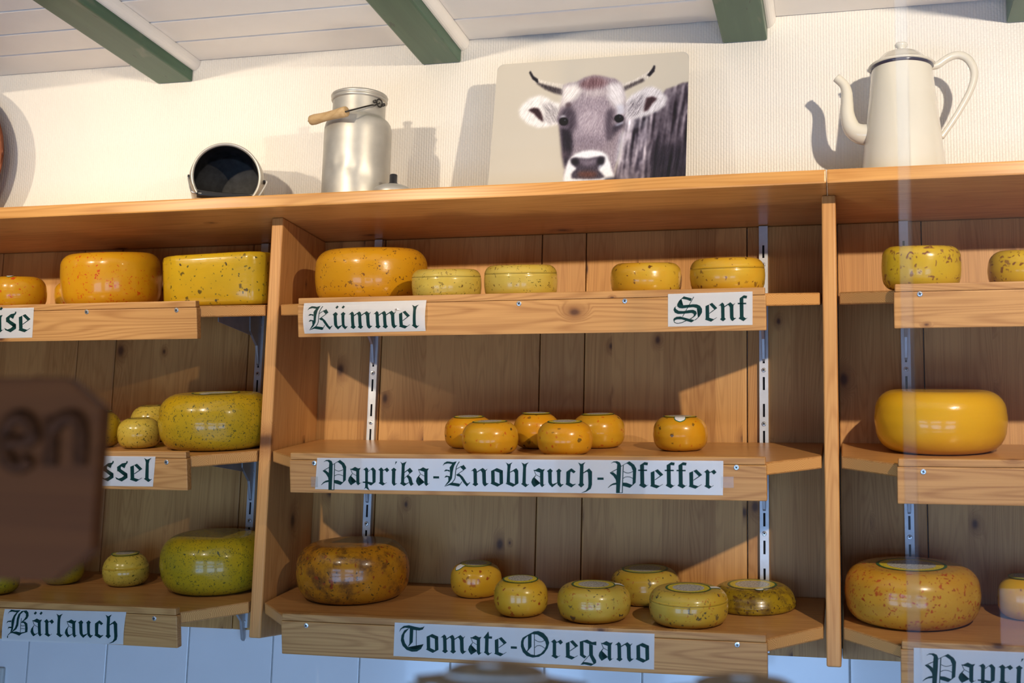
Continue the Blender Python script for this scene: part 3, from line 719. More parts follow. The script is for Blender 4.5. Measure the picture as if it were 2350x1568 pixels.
GL['O'][0].extend([T([oo[i], oo[(i + 1) % 15], oi_[(i + 1) % 15], oi_[i]], 190, 470, 3.1) for i in range(15)])
GL['O'][0].append(T(PT('305,120 362,93 357,300 290,380 282,370 302,330'), 190, 470, 3.1))
add_cap('B', 135, 540, 3.2, [
  '168,152 185,110 230,70 310,80 410,75 350,130 310,200 285,170 335,115 250,105 195,115', '285,170 310,200 285,330 262,430 215,495 160,540 155,580 140,595 135,570 160,525 210,480 235,400 240,270',
  '140,320 165,275 235,262 235,292 180,290', '160,430 180,380 240,375 235,405 190,400', '520,78 430,90 370,150 345,220 330,330 300,400 225,480 250,474 330,420 370,350 385,240 410,150 460,105',
  '470,100 520,75 560,110 568,170 545,220 470,275 425,302 425,290 480,240 515,190 515,140', '465,275 500,275 545,310 550,400 540,465 490,470 500,420 500,340 475,300 430,302',
  '190,500 250,470 330,462 410,480 540,455 540,467 430,500 375,540 320,515 250,495'],
  [('430,215 403,480', 10), ('415,347 455,358 500,347', 9), ('410,412 455,404 500,412', 9)], 145)
def card(lev, corners, text, x0p, x1p, ybase_p, xh_p, label, bulge=0.0, tapes=(), gloss=False):
    """corners: pixel TL, TR, BR, BL on the fascia; text runs from pixel x0p to x1p with baseline pixels at both ends"""
    P0 = np.array([0, 0, ZS[lev]]) + EY * (VF1 + .0006)
    def loc(q):
        p = hitp(q[0], q[1], P0, EY); return np.array([p[0], float(np.dot(p - P0, EZ))])
    TL, TR, BR, BL = [loc(c) for c in corners]
    cx, cz = (TL + TR + BR + BL) / 4
    root = empty('name_card', (0, 0, 0), TH)
    o = np.array([0, 0, ZS[lev]]) + EY * (VF1 + .0006) + EZ * cz
    root.location = (cx, o[1], o[2]); props(root, label, 'sign')
    hh = max(TL[1], TR[1]) - min(BL[1], BR[1])
    def surf(u, v, off):      # u, v in 0..1 from bottom left
        b = (BL * (1 - u) + BR * u) * (1 - v) + (TL * (1 - u) + TR * u) * v
        d = bulge * (1 - (2 * v - 1) ** 2) + off + .0001
        return (b[0] - cx, -d, b[1] - cz)
    bm = bmesh.new(); nu, nv = 24, 12
    g_ = [[bm.verts.new(surf(i / nu, j / nv, 0)) for i in range(nu + 1)] for j in range(nv + 1)]
    for j in range(nv):
        for i in range(nu): bm.faces.new((g_[j][i], g_[j][i + 1], g_[j + 1][i + 1], g_[j + 1][i]))
    r = bmesh.ops.solidify(bm, geom=bm.faces[:], thickness=-.0004)
    new('card', fin(bm, 'card'), M['paper_gloss' if gloss else 'paper'], root)
    # lettering in card coordinates
    a, b = loc((x0p, ybase_p[0])), loc((x1p, ybase_p[1]))
    xh = np.linalg.norm(loc((x0p, ybase_p[0] - xh_p)) - a)
    tot = sum(GL[c][1] for c in text)
    sx = np.linalg.norm(b - a) / tot
    sy = xh / 100.0
    bm = bmesh.new(); cur = 0.0
    for c in text:
        ps, adv = GL[c]
        for poly in ps:
            vs = [bm.verts.new((cur + x, y, 0)) for x, y in poly]
            try: bm.faces.new(vs)
            except ValueError: pass
        cur += adv
    if bulge:
        for yy in range(-24, 140, 9):
            bmesh.ops.bisect_plane(bm, geom=bm.verts[:] + bm.edges[:] + bm.faces[:], plane_co=(0, yy, 0), plane_no=(0, 1, 0))
    bmesh.ops.triangulate(bm, faces=bm.faces[:])
    dirx = (b - a) / np.linalg.norm(b - a)
    w_ = np.linalg.norm(BR - BL)
    for v in bm.verts:
        p = a + dirx * (v.co.x * sx) + np.array([0, v.co.y * sy])
        vv = (p[1] - (BL[1] + (BR[1] - BL[1]) * (p[0] - BL[0]) / (BR[0] - BL[0]))) / max(1e-6, (TL[1] - BL[1]))
        d = bulge * max(0, 1 - (2 * vv - 1) ** 2) + .0001 + .00035
        v.co = Vector((p[0] - cx, -d, p[1] - cz))
    m = bpy.data.meshes.new('lettering'); bm.to_mesh(m); bm.free()
    new('lettering', m, M['ink'], root)
    for q in tapes:
        t0, t1 = loc(q[:2]), loc(q[2:])
        bm = bmesh.new(); box(bm, t0[0] - cx, t1[0] - cx, -.0009, -.0006, t1[1] - cz, t0[1] - cz)
        new('tape', fin(bm, 'tape'), M['tape'], root)
card(1, ((698, 696), (979, 689), (977, 760), (699, 766)), 'Kümmel', 709, 968, (757, 753), 40, 'white card reading Kümmel, bulging off the shelf front', bulge=.007)
card(1, ((1533, 675), (1727, 669), (1727, 746), (1533, 750)), 'Senf', 1545, 1719, (739, 737), 43, 'flat white card reading Senf')
card(2, ((728, 1051), (1660, 1058), (1659, 1137), (723, 1123)), 'Paprika-Knoblauch-Pfeffer', 737, 1650, (1113, 1122), 41, 'long white card reading Paprika-Knoblauch-Pfeffer', tapes=((1655, 1094, 1684, 1120), (714, 1094, 730, 1118)), gloss=True)
card(3, ((906, 1429), (1502, 1455), (1501, 1537), (903, 1506)), 'Tomate-Oregano', 917, 1496, (1495, 1522), 43, 'long white card reading Tomate-Oregano', gloss=True)
card(3, ((11, 1398), (290, 1405), (283, 1480), (4, 1471)), 'Bärlauch', 17, 277, (1458, 1466), 40, 'white card reading Bärlauch, on the front of the lowest shelf', bulge=.003)
card(1, ((-104, 710), (78, 706), (74, 775), (-108, 779)), 'Käse', -86, 74, (764, 762), 41, 'white card ending in the letters äse')
card(2, ((-26, 1044), (357, 1048), (351, 1117), (-31, 1112)), 'Brennessel', -7, 354, (1101, 1106), 40, 'white card ending in the letters ssel, half behind the wooden sign')
card(3, ((2097, 1487), (2470, 1503), (2470, 1589), (2097, 1572)), 'Paprika', 2117, 2452, (1563, 1579), 46, 'white card beginning with the letters Papri')

# ------------------------------------------------------------------ things on the top board
ZT = .0284
# enamel coffee pot
def coffee_pot():
    X0, Y0 = 1.3650, -.12
    root = empty('coffee_pot', (X0, Y0, ZT)); props(root, 'cream enamel coffee pot with curved spout and dark rim', 'coffee pot')
    def L(q):
        p = hit(q[0], q[1], 1, Y0); return (p[0] - X0, 0.0, p[2] - ZT)
    bm = bmesh.new()
    lathe(bm, [(0, 0), (.080, 0), (.0885, .003), (.0895, .008), (.0880, .016), (.0872, .019), (.0868, .026), (.0615, .268), (.0612, .272), (.0, .272)], 64, cap=False)
    bmesh.ops.remove_doubles(bm, verts=bm.verts, dist=1e-6)
    new('body', fin(bm, 'body', True), M['enamel'], root)
    bm = bmesh.new(); lathe(bm, [(.0618, .268), (.0640, .2695), (.0650, .272), (.0640, .2745), (.0612, .2745)], 64, cap=False)
    new('rim', fin(bm, 'rim', True), M['navy'], root)
    bm = bmesh.new()
    lathe(bm, [(.060, .2735), (.0672, .2745), (.0680, .2765), (.0655, .2790), (.058, .282), (.050, .290), (.038, .302), (.022, .309), (.008, .311), (.0075, .314), (.0085, .318), (.0125, .321), (.0135, .3245), (.0115, .328), (.005, .3295), (0, .3295)], 56, cap=False)
    lid = new('lid', fin(bm, 'lid', True), M['enamel'], root)
    bm = bmesh.new()
    tube(bm, [L(q) for q in ((1999, 309), (1975, 308), (1955, 295), (1945, 265), (1944, 235), (1943, 212), (1936, 194), (1920, 179))],
         [.0235, .0215, .0185, .0150, .0128, .0115, .0100, .0095], 20, smooth_n=6)
    new('spout', fin(bm, 'spout', True), M['enamel'], root)
    bm = bmesh.new()
    tube(bm, [L(q) for q in ((2130, 152), (2150, 150), (2168, 138), (2188, 128), (2208, 128), (2226, 141), (2236, 168), (2228, 205), (2203, 252), (2180, 288), (2160, 316))],
         [.0085, .0078, .0078, .0082, .0085, .0085, .0080, .0072, .0066, .0062, .0060], 14, smooth_n=6)
    new('handle', fin(bm, 'handle', True), M['enamel'], root)
    bm = bmesh.new(); tube(bm, [L((2135, 146)), L((2146, 143))], .003, 8)
    new('hinge', fin(bm, 'hinge', True), M['wire'], root)
coffee_pot()
# milk can with wooden grip
def milk_can():
    X0, Y0 = .1795, -.2
    root = empty('milk_can', (X0, Y0, ZT)); props(root, 'tall dented aluminium milk can with wooden bail grip', 'milk can')
    def dent(p, a):
        d = 0
        for (az, zz, s, k) in ((-1.75, .085, .018, .0030), (-1.35, .075, .016, .0026), (-2.1, .072, .016, .0026), (-.95, .06, .022, .0022)):
            da = (a - az + math.pi) % (2 * math.pi) - math.pi
            d += k * math.exp(-((da * .075) ** 2 + (p.z - zz) ** 2) / (2 * s * s * .35))
        f = 1 - d / .076
        return Vector((p.x * f, p.y * f, p.z))
    bm = bmesh.new()
    pr = [(0, 0), (.073, 0), (.0765, .003)] + [(.0765, z) for z in np.linspace(.012, .170, 18)] + [(.0760, .180), (.0735, .190), (.0690, .197), (.0625, .2015), (.0605, .205), (.0600, .212), (.0600, .245)]
    lathe(bm, pr, 96, fn=dent, cap=False)
    bmesh.ops.remove_doubles(bm, verts=bm.verts, dist=1e-6)
    new('body', fin(bm, 'body', True), M['alu'], root)
    bm = bmesh.new()
    lathe(bm, [(.0598, .243), (.0625, .2445), (.0640, .2475), (.0630, .2505), (.0618, .2515), (.0640, .2530), (.0648, .2560), (.0635, .2590), (.060, .2605), (.030, .262), (.009, .263), (.0075, .268), (.0110, .272), (.0110, .276), (.006, .278), (0, .278)], 72, cap=False)
    new('lid', fin(bm, 'lid', True), M['alu'], root)
    d = Vector((.92, -.39, 0)); h = Vector((-.39, -.92, 0))
    ear = d * .0625 + Vector((0, 0, .232)); ear2 = -d * .0625 + Vector((0, 0, .232))
    gc = h * .094 + Vector((0, 0, .187))
    for e, s in ((ear, 1), (ear2, -1)):
        bm = bmesh.new()
        t = d.cross(Vector((0, 0, 1)))
        tube(bm, [e + t * (.009 * math.cos(q)) + Vector((0, 0, .009 * math.sin(q))) + d * s * .001 for q in np.linspace(0, 2 * math.pi, 14)], .0016, 8)
        for u in (-.014, .014): tube(bm, [e + t * u - d * s * .003, e + t * u + d * s * .0028], .0036, 10)
        new('ear', fin(bm, 'ear', True), M['wire'], root)
    bm = bmesh.new()
    g1, g2 = gc + d * .056, gc - d * .056
    dn_ = h * .02 + Vector((0, 0, -.012))
    tube(bm, [ear + d * .002, ear + d * .004 + dn_, ear * .62 + g1 * .38 + d * .012, g1 + d * .006, g1 - d * .01, gc, g2 + d * .01, g2 - d * .006,
              ear2 * .62 + g2 * .38 - d * .012, ear2 - d * .004 + dn_, ear2 - d * .002], .0018, 8, smooth_n=6)
    new('bail_wire', fin(bm, 'bail', True), M['wire'], root)
    bm = bmesh.new()
    tube(bm, [gc + d * t for t in (-.056, -.054, -.043, -.022, 0, .022, .043, .054, .056)], [.007, .0110, .0120, .0105, .0100, .0105, .0120, .0115, .008], 20)
    new('grip', fin(bm, 'grip', True), M['grip'], root)
milk_can()
# small can lying on its side, mouth to the room
def small_can():
    root = empty('small_can', (-.1435, -.2, ZT)); props(root, 'small metal can lying on its side with black interior', 'can')
    ax = Vector((-.43, .90, .0)).normalized(); r_ = Vector((.90, .43, 0)).normalized(); up = Vector((0, 0, 1))
    def place(bm, c):
        for v in bm.verts:
            p = v.co.copy(); v.co = c + r_ * p.x + up * p.y + ax * p.z
    c = Vector((0, 0, .0875))
    bm = bmesh.new(); lathe(bm, [(.0765, .004), (.0775, .010), (.0800, .016), (.0845, .026), (.0866, .036), (.0870, .050), (.0870, .138), (.084, .142), (0, .142)], 64, cap=False); place(bm, c)
    new('body', fin(bm, 'body', True), M['alu'], root)
    bm = bmesh.new(); lathe(bm, [(.0735, .0), (.0755, -.0028), (.0782, -.0035), (.0800, -.0015), (.0800, .002), (.0775, .0045), (.0735, .004)], 64, cap=False); place(bm, c)
    new('rim', fin(bm, 'rim', True), M['alu'], root)
    bm = bmesh.new(); lathe(bm, [(.0738, .002), (.0738, .014), (.0830, .028), (.0840, .133), (.080, .138), (0, .138)], 64, cap=False); place(bm, c)
    new('inside', fin(bm, 'inside', True), M['alu_in'], root)
    pl_, pr_ = c - r_ * .088 + ax * .030, c + r_ * .088 + ax * .030
    gl = c - r_ * .060 - up * .058 - ax * .045; gr = c + r_ * .062 - up * .060 - ax * .045
    bm = bmesh.new(); tube(bm, [pl_ + r_ * .004, pl_, gl - r_ * .014 + up * .006, gl, gl + r_ * .01, gr - r_ * .01, gr, gr + r_ * .014 + up * .006, pr_ + r_ * .004, pr_ - r_ * .004], .0022, 8, smooth_n=4)
    new('bail_wire', fin(bm, 'bail', True), M['screw'], root)
    bm = bmesh.new(); tube(bm, [gl, gl * .5 + gr * .5 - up * .002, gr], .0095, 16, smooth_n=4)
    new('grip', fin(bm, 'grip', True), M['black'], root)
    for p, s in ((pl_, 1), (pr_, -1)):
        bm = bmesh.new(); tube(bm, [p + r_ * s * .006, p - r_ * s * .001], .0055, 6)
        new('ear', fin(bm, 'ear'), M['black'], root)
small_can()
# loose lid
root = empty('pot_lid', (.2930, -.264, ZT)); props(root, 'loose metal lid with black knob beside the milk can', 'lid')
bm = bmesh.new(); lathe(bm, [(0, .0), (.046, .0), (.0475, .002), (.0465, .011), (.042, .018), (.030, .0245), (.012, .0285), (0, .029)], 48, cap=False)
bmesh.ops.remove_doubles(bm, verts=bm.verts, dist=1e-6); new('dome', fin(bm, 'dome', True), M['alu'], root)
bm = bmesh.new(); lathe(bm, [(0, .028), (.013, .028), (.012, .031), (.0088, .033), (.0088, .050), (.0078, .052), (0, .0525)], 24, cap=False)
new('knob', fin(bm, 'knob', True), M['black'], root)
# copper dish leaning at the wall
root = empty('copper_dish', (-1.097, -.030, ZT)); props(root, 'dark copper dish leaning against the wallpaper', 'dish')
bm = bmesh.new()
lathe(bm, [(0, .012), (.15, .010), (.180, .004), (.205, -.010), (.2185, -.014), (.2205, -.012), (.207, -.006), (.182, .008), (.15, .014), (0, .016)], 72, cap=False)
for v in bm.verts:
    p = v.co.copy(); v.co = Vector((p.x, p.z + .008, p.y + .2207))
    v.co.y += .03 * (v.co.z - .2) * .6
new('dish', fin(bm, 'dish', True), M['copper'], root)
bm = bmesh.new(); tube(bm, [Vector((.2195 * math.cos(t), -.006 + .018 * .2205 * math.sin(t), .2207 + .2195 * math.sin(t))) for t in np.linspace(0, 2 * math.pi, 73)], .0028, 8)
new('rolled_rim', fin(bm, 'rim', True), M['copper'], root)

# ------------------------------------------------------------------ cow picture on a metal plate
def lin(c):
    c = np.asarray(c, float) / 255.0
    return np.where(c <= .04045, c / 12.92, ((c + .055) / 1.055) ** 2.4)
def cow_plate():
    yb, yt = -.165, -.105           # leans back a little
    zb = ZT
    # plane through bottom edge (y=yb,z=zb), tilted
    zt_guess = hit(1360, 132, 1, yt)[2]
    dy, dz = yt - yb, zt_guess - zb
    Ln = math.hypot(dy, dz); vdir = np.array([0, dy / Ln, dz / Ln]); nrm = np.array([0, -vdir[2], vdir[1]])
    P0 = np.array([0, yb, zb])
    def uv(q):
        p = hitp(q[0], q[1], P0, nrm); return p[0], float(np.dot(p - P0, vdir))
    a, b, c_, d_ = uv((1138, 148)), uv((1581, 119)), uv((1574, 404)), uv((1124, 428))
    xl, xr = (a[0] + d_[0]) / 2, (b[0] + c_[0]) / 2
    hgt = (a[1] + b[1]) / 2; wid = xr - xl
    root = empty('cow_picture', (xl + wid / 2, yb, zb), math.asin(-vdir[1]) * -1 * -1)
    root.rotation_euler = (math.atan2(-vdir[1], vdir[2]), 0, 0)
    props(root, 'metal picture plate showing a grey cow with horns', 'picture')
    rc = .016
    pts = [(-wid / 2, 0), (wid / 2, 0)]
    for t in np.linspace(0, math.pi / 2, 7): pts.append((wid / 2 - rc + rc * math.cos(t), hgt - rc + rc * math.sin(t)))
    for t in np.linspace(math.pi / 2, math.pi, 7): pts.append((-wid / 2 + rc + rc * math.cos(t), hgt - rc + rc * math.sin(t)))
    bm = bmesh.new(); prism(bm, pts, 1, 0, .0022)
    new('plate', fin(bm, 'plate'), plain('plate_edge', (.46, .45, .42), .35), root)
    NX, NY = 440, 340
    def z2g(x, y):                  # photo-zoom control points -> print grid
        u, v = uv((1100 + x / 4.4808, 100 + y / 4.48)); return (u - xl) / wid * NX, v / hgt * NY
    gx, gy = np.meshgrid(np.arange(NX + 1), np.arange(NY + 1))
    def blur(m, r):
        if r < 1: return m
        for _ in range(2):
            for ax in (0, 1):
                p = [(0, 0), (0, 0)]; p[ax] = (r, r)
                e = np.pad(m, p, mode='edge'); cs = np.cumsum(e, axis=ax)
                z = np.zeros_like(np.take(cs, [0], axis=ax)); cs = np.concatenate([z, cs], axis=ax)
                n = m.shape[ax]
                m = (np.take(cs, range(2 * r + 1, 2 * r + 1 + n), axis=ax) - np.take(cs, range(0, n), axis=ax)) / (2 * r + 1)
        return m
    def mask(s, r=2):
        P = np.array([z2g(*p) for p in PT(s)]); ins = np.zeros(gx.shape, bool)
        j = len(P) - 1
        for i in range(len(P)):
            xi, yi = P[i]; xj, yj = P[j]
            if yi != yj:
                cnd = ((yi > gy) != (yj > gy)) & (gx < (xj - xi) * (gy - yi) / (yj - yi) + xi); ins ^= cnd
            j = i
        return blur(ins.astype(float), int(round(r * .6)))
    def ell(cx, cy, rx, ry, r=1):
        return mask(' '.join('%f,%f' % (cx + rx * math.cos(t), cy + ry * math.sin(t)) for t in np.linspace(0, 6.283, 20)), r)
    rg = np.random.RandomState(3)
    nz = rg.rand(NY + 1, NX + 1)
    def smear(dx, dy, n):
        a = np.zeros_like(nz)
        for k in range(-n, n + 1): a += np.roll(np.roll(nz, int(round(k * dx)), axis=1), int(round(k * dy)), axis=0)
        a /= 2 * n + 1; return (a - a.mean()) / a.std()
    sv, sd1, sd2, fine = smear(0.12, 1, 9), smear(.6, 1, 5), smear(-.6, 1, 5), smear(.2, 1, 2)
    folds = smear(.10, 1, 34); folds = blur(folds, 2); folds = folds / folds.std()
    img = np.zeros(gx.shape + (3,)); img[:] = (192, 187, 176)
    def lay(m, col, tex=None, amt=0.0):
        c = np.zeros_like(img); c[:] = col
        if tex is not None: c += (tex * amt)[..., None]
        img[:] = img * (1 - m[..., None]) + c * m[..., None]
    # body and neck
    lay(mask('1480,640 1560,600 1700,640 1850,560 1920,470 2010,440 2090,405 2170,395 2170,1520 1360,1520 1380,1380 1450,1150 1480,900', 4), (118, 111, 122), folds, 34)
    lay(mask('1700,900 1850,700 1950,560 2170,500 2170,1520 1740,1520 1760,1250', 14) * .85, (82, 75, 86), folds, 22)
    lay(mask('1760,1150 1900,1020 2170,1060 2170,1520 1740,1520', 16) * .7, (48, 43, 54), sv, 10)
    for pts_, col in (('1480,900 1560,860 1580,1100 1560,1420 1480,1420', (178, 172, 184)), ('1600,980 1700,820 1740,900 1690,1150 1670,1420 1610,1420', (160, 154, 168)), ('1500,780 1580,760 1760,760 1700,860 1520,900', (168, 166, 178))):
        lay(mask(pts_, 7) * .6, col, folds, 30)
    # ears
    lay(mask('830,610 760,600 700,555 620,530 520,560 440,630 405,690 420,760 500,830 600,868 700,858 830,830', 5), (222, 222, 224), sd1, 9)
    lay(mask('640,620 740,620 820,680 815,800 720,830 660,780 680,700', 6) * .75, (160, 156, 162), sd2, 26)
    lay(mask('500,685 560,662 610,668 645,730 660,810 610,775 560,722', 4), (66, 46, 52), fine, 8)
    lay(mask('1490,610 1560,530 1700,452 1780,440 1870,480 1930,560 1910,640 1840,690 1720,750 1560,785 1490,760', 5), (205, 204, 212), sd1, 12)
    lay(mask('1510,640 1600,560 1700,520 1700,640 1640,730 1530,760', 6) * .8, (150, 146, 156), sd1, 28)
    lay(mask('1720,560 1780,545 1830,565 1780,615 1730,690 1690,700 1705,620', 4), (74, 54, 60), fine, 8)
    # horns
    lay(mask('515,300 525,280 540,300 560,340 600,365 700,392 870,420 870,535 780,512 680,472 590,412 540,362', 1), (206, 202, 196), sv, 12)
    lay(mask('590,400 700,430 870,475 870,537 780,514 680,474 592,414', 3) * .9, (70, 64, 70), fine, 14)
    lay(mask('513,300 525,280 560,338 606,368 604,412 545,366', 2), (44, 42, 50))
    lay(mask('1470,480 1470,415 1600,370 1700,310 1770,270 1795,225 1808,230 1805,270 1775,320 1700,385 1600,430 1490,490', 1), (202, 198, 194), sv, 12)
    lay(mask('1488,492 1600,432 1700,387 1690,355 1600,395 1475,450', 3) * .85, (80, 74, 78), fine, 14)
    lay(mask('1795,224 1810,230 1802,285 1752,342 1724,326 1770,270', 2), (48, 45, 54))
    # head
    lay(mask('860,430 930,402 1000,395 1080,350 1180,326 1290,338 1400,362 1460,405 1490,480 1505,560 1505,700 1495,780 1478,900 1455,1040 1435,1150 1405,1250 1385,1380 1370,1415 868,1422 868,1330 878,1290 860,1180 848,1050 830,920 820,840 800,790 830,650 858,540', 3), (156, 147, 157), fine, 9)
    lay(mask('862,445 1000,410 1060,470 1010,560 930,600 840,660', 9) * .92, (232, 229, 229), sd1, 9)
    lay(mask('1310,420 1460,410 1500,560 1470,650 1400,660 1320,560', 9) * .9, (222, 221, 227), sd2, 9)
    lay(mask('1090,470 1290,460 1310,540 1200,560 1060,540', 10) * .6, (208, 200, 204), sv, 10)
    lay(mask('1040,400 1150,345 1240,345 1340,400 1250,450 1120,470 1030,440', 8) * .85, (128, 102, 108), sv, 16)
    lay(mask('1000,620 1150,540 1310,600 1330,800 1300,1080 1130,1100 970,1080 985,800', 14) * .75, (164, 154, 166), fine, 9)
    lay(ell(1130, 800, 120, 110, 12) * .4, (196, 186, 198), sd1, 12)
    lay(mask('1000,960 1280,960 1290,1085 980,1085', 12) * .5, (128, 118, 130), fine, 8)
    lay(mask('832,860 950,880 965,1060 945,1150 905,1240 880,1292 862,1180 846,1050', 6), (52, 47, 58), fine, 6)
    lay(mask('800,790 850,690 930,625 990,720 1000,850 955,910 850,870', 8) * .85, (78, 70, 82), sd1, 8)
    lay(mask('880,620 930,600 950,640 900,660', 4) * .6, (86, 70, 76))
    lay(mask('815,760 860,735 900,755 860,765', 3) * .8, (205, 208, 220))
    lay(ell(868, 803, 46, 42, 2), (26, 23, 30)); lay(ell(876, 862, 46, 14, 3) * .5, (120, 114, 128))
    lay(ell(880, 790, 9, 7, 1) * .8, (150, 155, 170))
    lay(mask('1300,720 1350,660 1385,700 1370,830 1345,950 1320,1040 1296,900', 7) * .8, (82, 74, 86), sd2, 8)
    lay(mask('1370,845 1490,790 1478,860 1410,910 1350,1010 1330,960', 6) * .85, (62, 56, 68), fine, 5)
    lay(mask('1410,630 1490,630 1495,720 1420,745', 5) * .75, (206, 211, 226))
    lay(ell(1437, 772, 50, 42, 2), (28, 25, 32)); lay(ell(1448, 758, 9, 7, 1) * .7, (150, 155, 170))
    lay(mask('1390,840 1450,815 1482,800 1476,822 1420,846', 3) * .8, (196, 204, 222))
    lay(mask('1340,930 1400,900 1420,1010 1360,1090 1320,1060', 8) * .5, (140, 130, 138), fine, 8)
    lay(mask('1450,940 1482,900 1462,1080 1425,1230 1405,1200', 6) * .7, (186, 190, 208))
    lay(ell(890, 1140, 40, 45, 8) * .5, (128, 112, 122))
    # muzzle
    lay(mask('945,1170 1000,1128 1070,1105 1170,1098 1260,1112 1312,1148 1342,1220 1362,1300 1388,1370 1370,1405 868,1424 862,1390 888,1290 915,1210', 4), (228, 232, 240), fine, 4)
    lay(mask('935,1190 980,1172 1110,1186 1250,1158 1292,1168 1288,1215 1245,1270 1222,1300 1262,1340 1292,1372 1250,1388 1150,1394 950,1390 945,1350 962,1320 1000,1290 950,1230', 4), (84, 77, 88), fine, 7)
    lay(mask('1010,1185 1110,1196 1230,1174 1190,1240 1110,1262 1050,1240', 6) * .85, (140, 132, 146), fine, 5)
    lay(ell(985, 1218, 40, 34, 5) * .9, (36, 32, 40)); lay(ell(1248, 1212, 36, 42, 5) * .9, (34, 31, 40))
    lay(mask('1215,1290 1235,1255 1262,1240 1250,1275', 3) * .8, (205, 214, 232))
    lay(ell(1110, 1345, 105, 30, 6) * .9, (116, 80, 70), fine, 9)
    lay(mask('1290,1385 1400,1370 1400,1440 1280,1440', 5) * .8, (58, 52, 62))
    dev = np.abs(img - np.array((192, 187, 176))).max(-1, keepdims=True)
    cow = np.clip(dev / 24 - .2, 0, 1)
    img = img * (1 - cow) + ((img - 150) * 1.22 + 138) * cow
    L_ = lin(np.clip(img, 0, 255))
    xs = (np.arange(NX + 1) / NX - .5) * wid; zs = np.arange(NY + 1) / NY * hgt
    X, Z = np.meshgrid(xs, zs)
    keep = np.ones(X.shape, bool)
    for s in (-1, 1):
        cx = s * (wid / 2 - rc); cz = hgt - rc
        keep &= ~((s * (X - cx) > 0) & (Z > cz) & ((X - cx) ** 2 + (Z - cz) ** 2 > (rc - .001) ** 2))
    verts = np.stack([X, np.full_like(X, -.0004), Z], -1).reshape(-1, 3)
    idx = np.arange((NX + 1) * (NY + 1)).reshape(NY + 1, NX + 1)
    q = np.stack([idx[:-1, :-1], idx[:-1, 1:], idx[1:, 1:], idx[1:, :-1]], -1).reshape(-1, 4)
    q = q[keep.reshape(-1)[q].all(1)]
    me = bpy.data.meshes.new('print'); me.from_pydata(verts.tolist(), [], q.tolist())
    at = me.color_attributes.new('Col', 'FLOAT_COLOR', 'POINT')
    rgba = np.ones(((NX + 1) * (NY + 1), 4), np.float32); rgba[:, :3] = L_.reshape(-1, 3)
    at.data.foreach_set('color', rgba.reshape(-1))
    m, nt, bs = nmat('cow_print'); g = G(nt)
    ca = g.n('ShaderNodeVertexColor', layer_name='Col'); nt.links.new(ca.outputs[0], bs.inputs['Base Color']); bs.inputs['Roughness'].default_value = .38
    new('print', me, m, root)
cow_plate()

# ------------------------------------------------------------------ wooden sign hung near the window
def hanging_sign():
    Y0 = -2.05
    ps = [hit(x, y, 1, Y0) for x, y in ((150, 868), (232, 935), (232, 1262), (168, 1338))]
    xr, xc = ps[1][0], ps[0][0]; zt, zb = ps[0][2] + .001, ps[3][2]
    zc1, zc0 = ps[1][2], ps[2][2]; xl = xr - .34; xm = (xl + xr) / 2
    root = empty('hanging_sign', (xm, Y0, zb)); props(root, 'dark wooden sign board with clipped corners and letters en', 'sign')
    w2 = (xr - xl) / 2; ch = xr - xc
    pts = [(-w2, zc0 - zb), (-w2 + ch, 0), (w2 - ch, 0), (w2, zc0 - zb), (w2, zc1 - zb), (w2 - ch, zt - zb), (-w2 + ch, zt - zb), (-w2, zc1 - zb)]
    bm = bmesh.new(); prism(bm, pts, 1, 0, .014, bev=.0015)
    new('board', fin(bm, 'board'), M['signwood'], root)
    def S(q): p = hit(q[0], q[1], 1, Y0 - .001); return Vector((p[0] - xm, -.001, p[2] - zb))
    for st in (((12, 1018), (70, 1012), (74, 985), (58, 962), (32, 962), (10, 990), (8, 1030), (22, 1062), (48, 1072), (70, 1055)),
               ((118, 962), (118, 1020), (116, 1070)), ((118, 990), (140, 965), (170, 960), (186, 985), (186, 1030), (184, 1070))):
        bm = bmesh.new(); tube(bm, [S(p) for p in st], .0056, 10, smooth_n=4)
        for v in bm.verts: v.co.y = -.001 + (v.co.y + .001) * .8
        new('letter', fin(bm, 'letter', True), M['burnt'], root)
    bm = bmesh.new(); tube(bm, [Vector((0, .007, zt - zb - .004)), Vector((0, .007, ZC - zb - .002))], .0012, 6)
    new('cord', fin(bm, 'cord'), M['grip'], root)
hanging_sign()
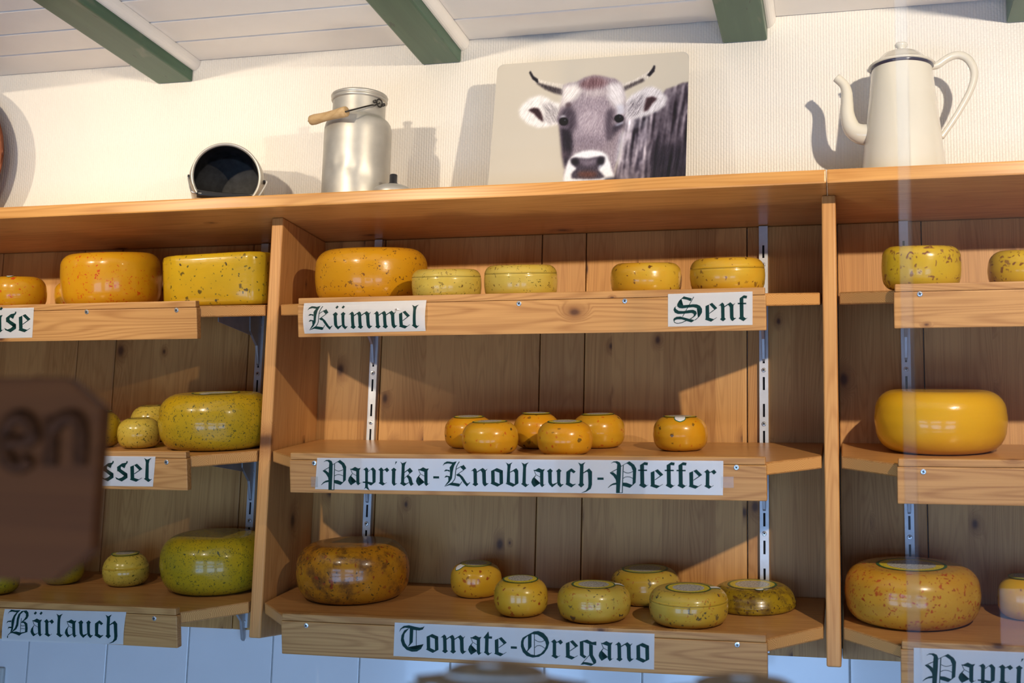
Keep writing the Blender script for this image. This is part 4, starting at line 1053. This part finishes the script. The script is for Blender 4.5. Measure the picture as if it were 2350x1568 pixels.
# ------------------------------------------------------------------ cloth-capped jars on the window sill
sill_z = -.905
struct('trim_20', boxmesh('window_sill', -.6, 2.6, -2.30, -1.72, sill_z - .035, sill_z - .0002, bev=.003), M['white_board'])
def jar(px, py, label):
    d = ray(px, py); p = CAM + d * .9
    root = empty('preserve_jar', (p[0], p[1], sill_z)); props(root, label, 'jar')
    top = p[2] - sill_z
    rn = random.Random(int(px))
    bm = bmesh.new(); lathe(bm, [(0, 0), (.034, 0), (.037, .004), (.037, top - .045), (.033, top - .034), (.031, top - .022), (.031, top - .012), (0, top - .012)], 40, cap=False)
    new('glass_body', fin(bm, 'jar', True), M['jarfill'], root)
    ph = rn.uniform(0, 6)
    def fn(pp, a):
        k = max(0, (pp.z < top - .010) * (top - .010 - pp.z) / .007)
        f = 1 + k * .10 * math.sin(9 * a + ph) + k * .05 * math.sin(4 * a)
        return Vector((pp.x * f, pp.y * f, pp.z + k * .003 * math.sin(7 * a + ph)))
    bm = bmesh.new(); lathe(bm, [(0, top), (.014, top - .0006), (.028, top - .0030), (.0345, top - .0062), (.0350, top - .0095), (.044, top - .0120), (.058, top - .0165), (.057, top - .0172), (.036, top - .0130), (.0345, top - .0115)], 90, fn=fn, cap=False)
    new('cloth_cap', fin(bm, 'cap', True), M['cloth'], root)
    bm = bmesh.new(); tube(bm, [Vector((0.0358 * math.cos(t), .0358 * math.sin(t), top - .0098)) for t in np.linspace(0, 6.283, 40)], .0018, 8)
    new('tie_ribbon', fin(bm, 'ribbon', True), M['string'], root)
    bm = bmesh.new()
    lathe(bm, [(.006, 0), (.0085, .0006), (.0075, .0014), (0, .0018)], 20, cap=False)
    for v in bm.verts: v.co = Vector((v.co.x + .0, v.co.y * .8 - .020, v.co.z + top - .0022 - .0))
    new('pale_disc', fin(bm, 'disc', True), M['string'], root)  # small pale disc set on the cloth cap
jar(1140, 1517, 'jar with tan cloth cap below the Tomate-Oregano card')
jar(1708, 1546, 'jar with tan cloth cap below the gap beside the upright')
# ------------------------------------------------------------------ glass pane whose edge crosses the right bay
gp = empty('glass_pane', (1.9, -1.0, -1.3)); props(gp, 'clear glass pane standing before the shelf with plain yellow wheel', 'glass pane')
new('pane', boxmesh('pane', 1.333 - 1.9, 2.5 - 1.9, -.002, .002, 0, 1.78), M['glass'], gp)
new('pane_edge', boxmesh('pane_edge', 1.3165 - 1.9, 1.3328 - 1.9, -.0022, .0022, 0, 1.78), M['glass_edge'], gp)
new('pane_foot', boxmesh('pane_foot', 1.3165 - 1.9, 2.5 - 1.9, -.012, .012, -.9, -.0003), M['steel'], gp)
# ------------------------------------------------------------------ switch on the tiles
root = empty('wall_switch', (-.82, YW - .001, -1.13)); props(root, 'grey square wall switch on the white tiles', 'switch')
bm = bmesh.new(); box(bm, -.041, .041, -.010, -.0002, 0, .082, bev=.004); new('frame', fin(bm, 'frame'), M['switch'], root)
bm = bmesh.new(); box(bm, -.029, .029, -.014, -.0102, .012, .070, bev=.002); new('rocker', fin(bm, 'rocker'), M['switch'], root)
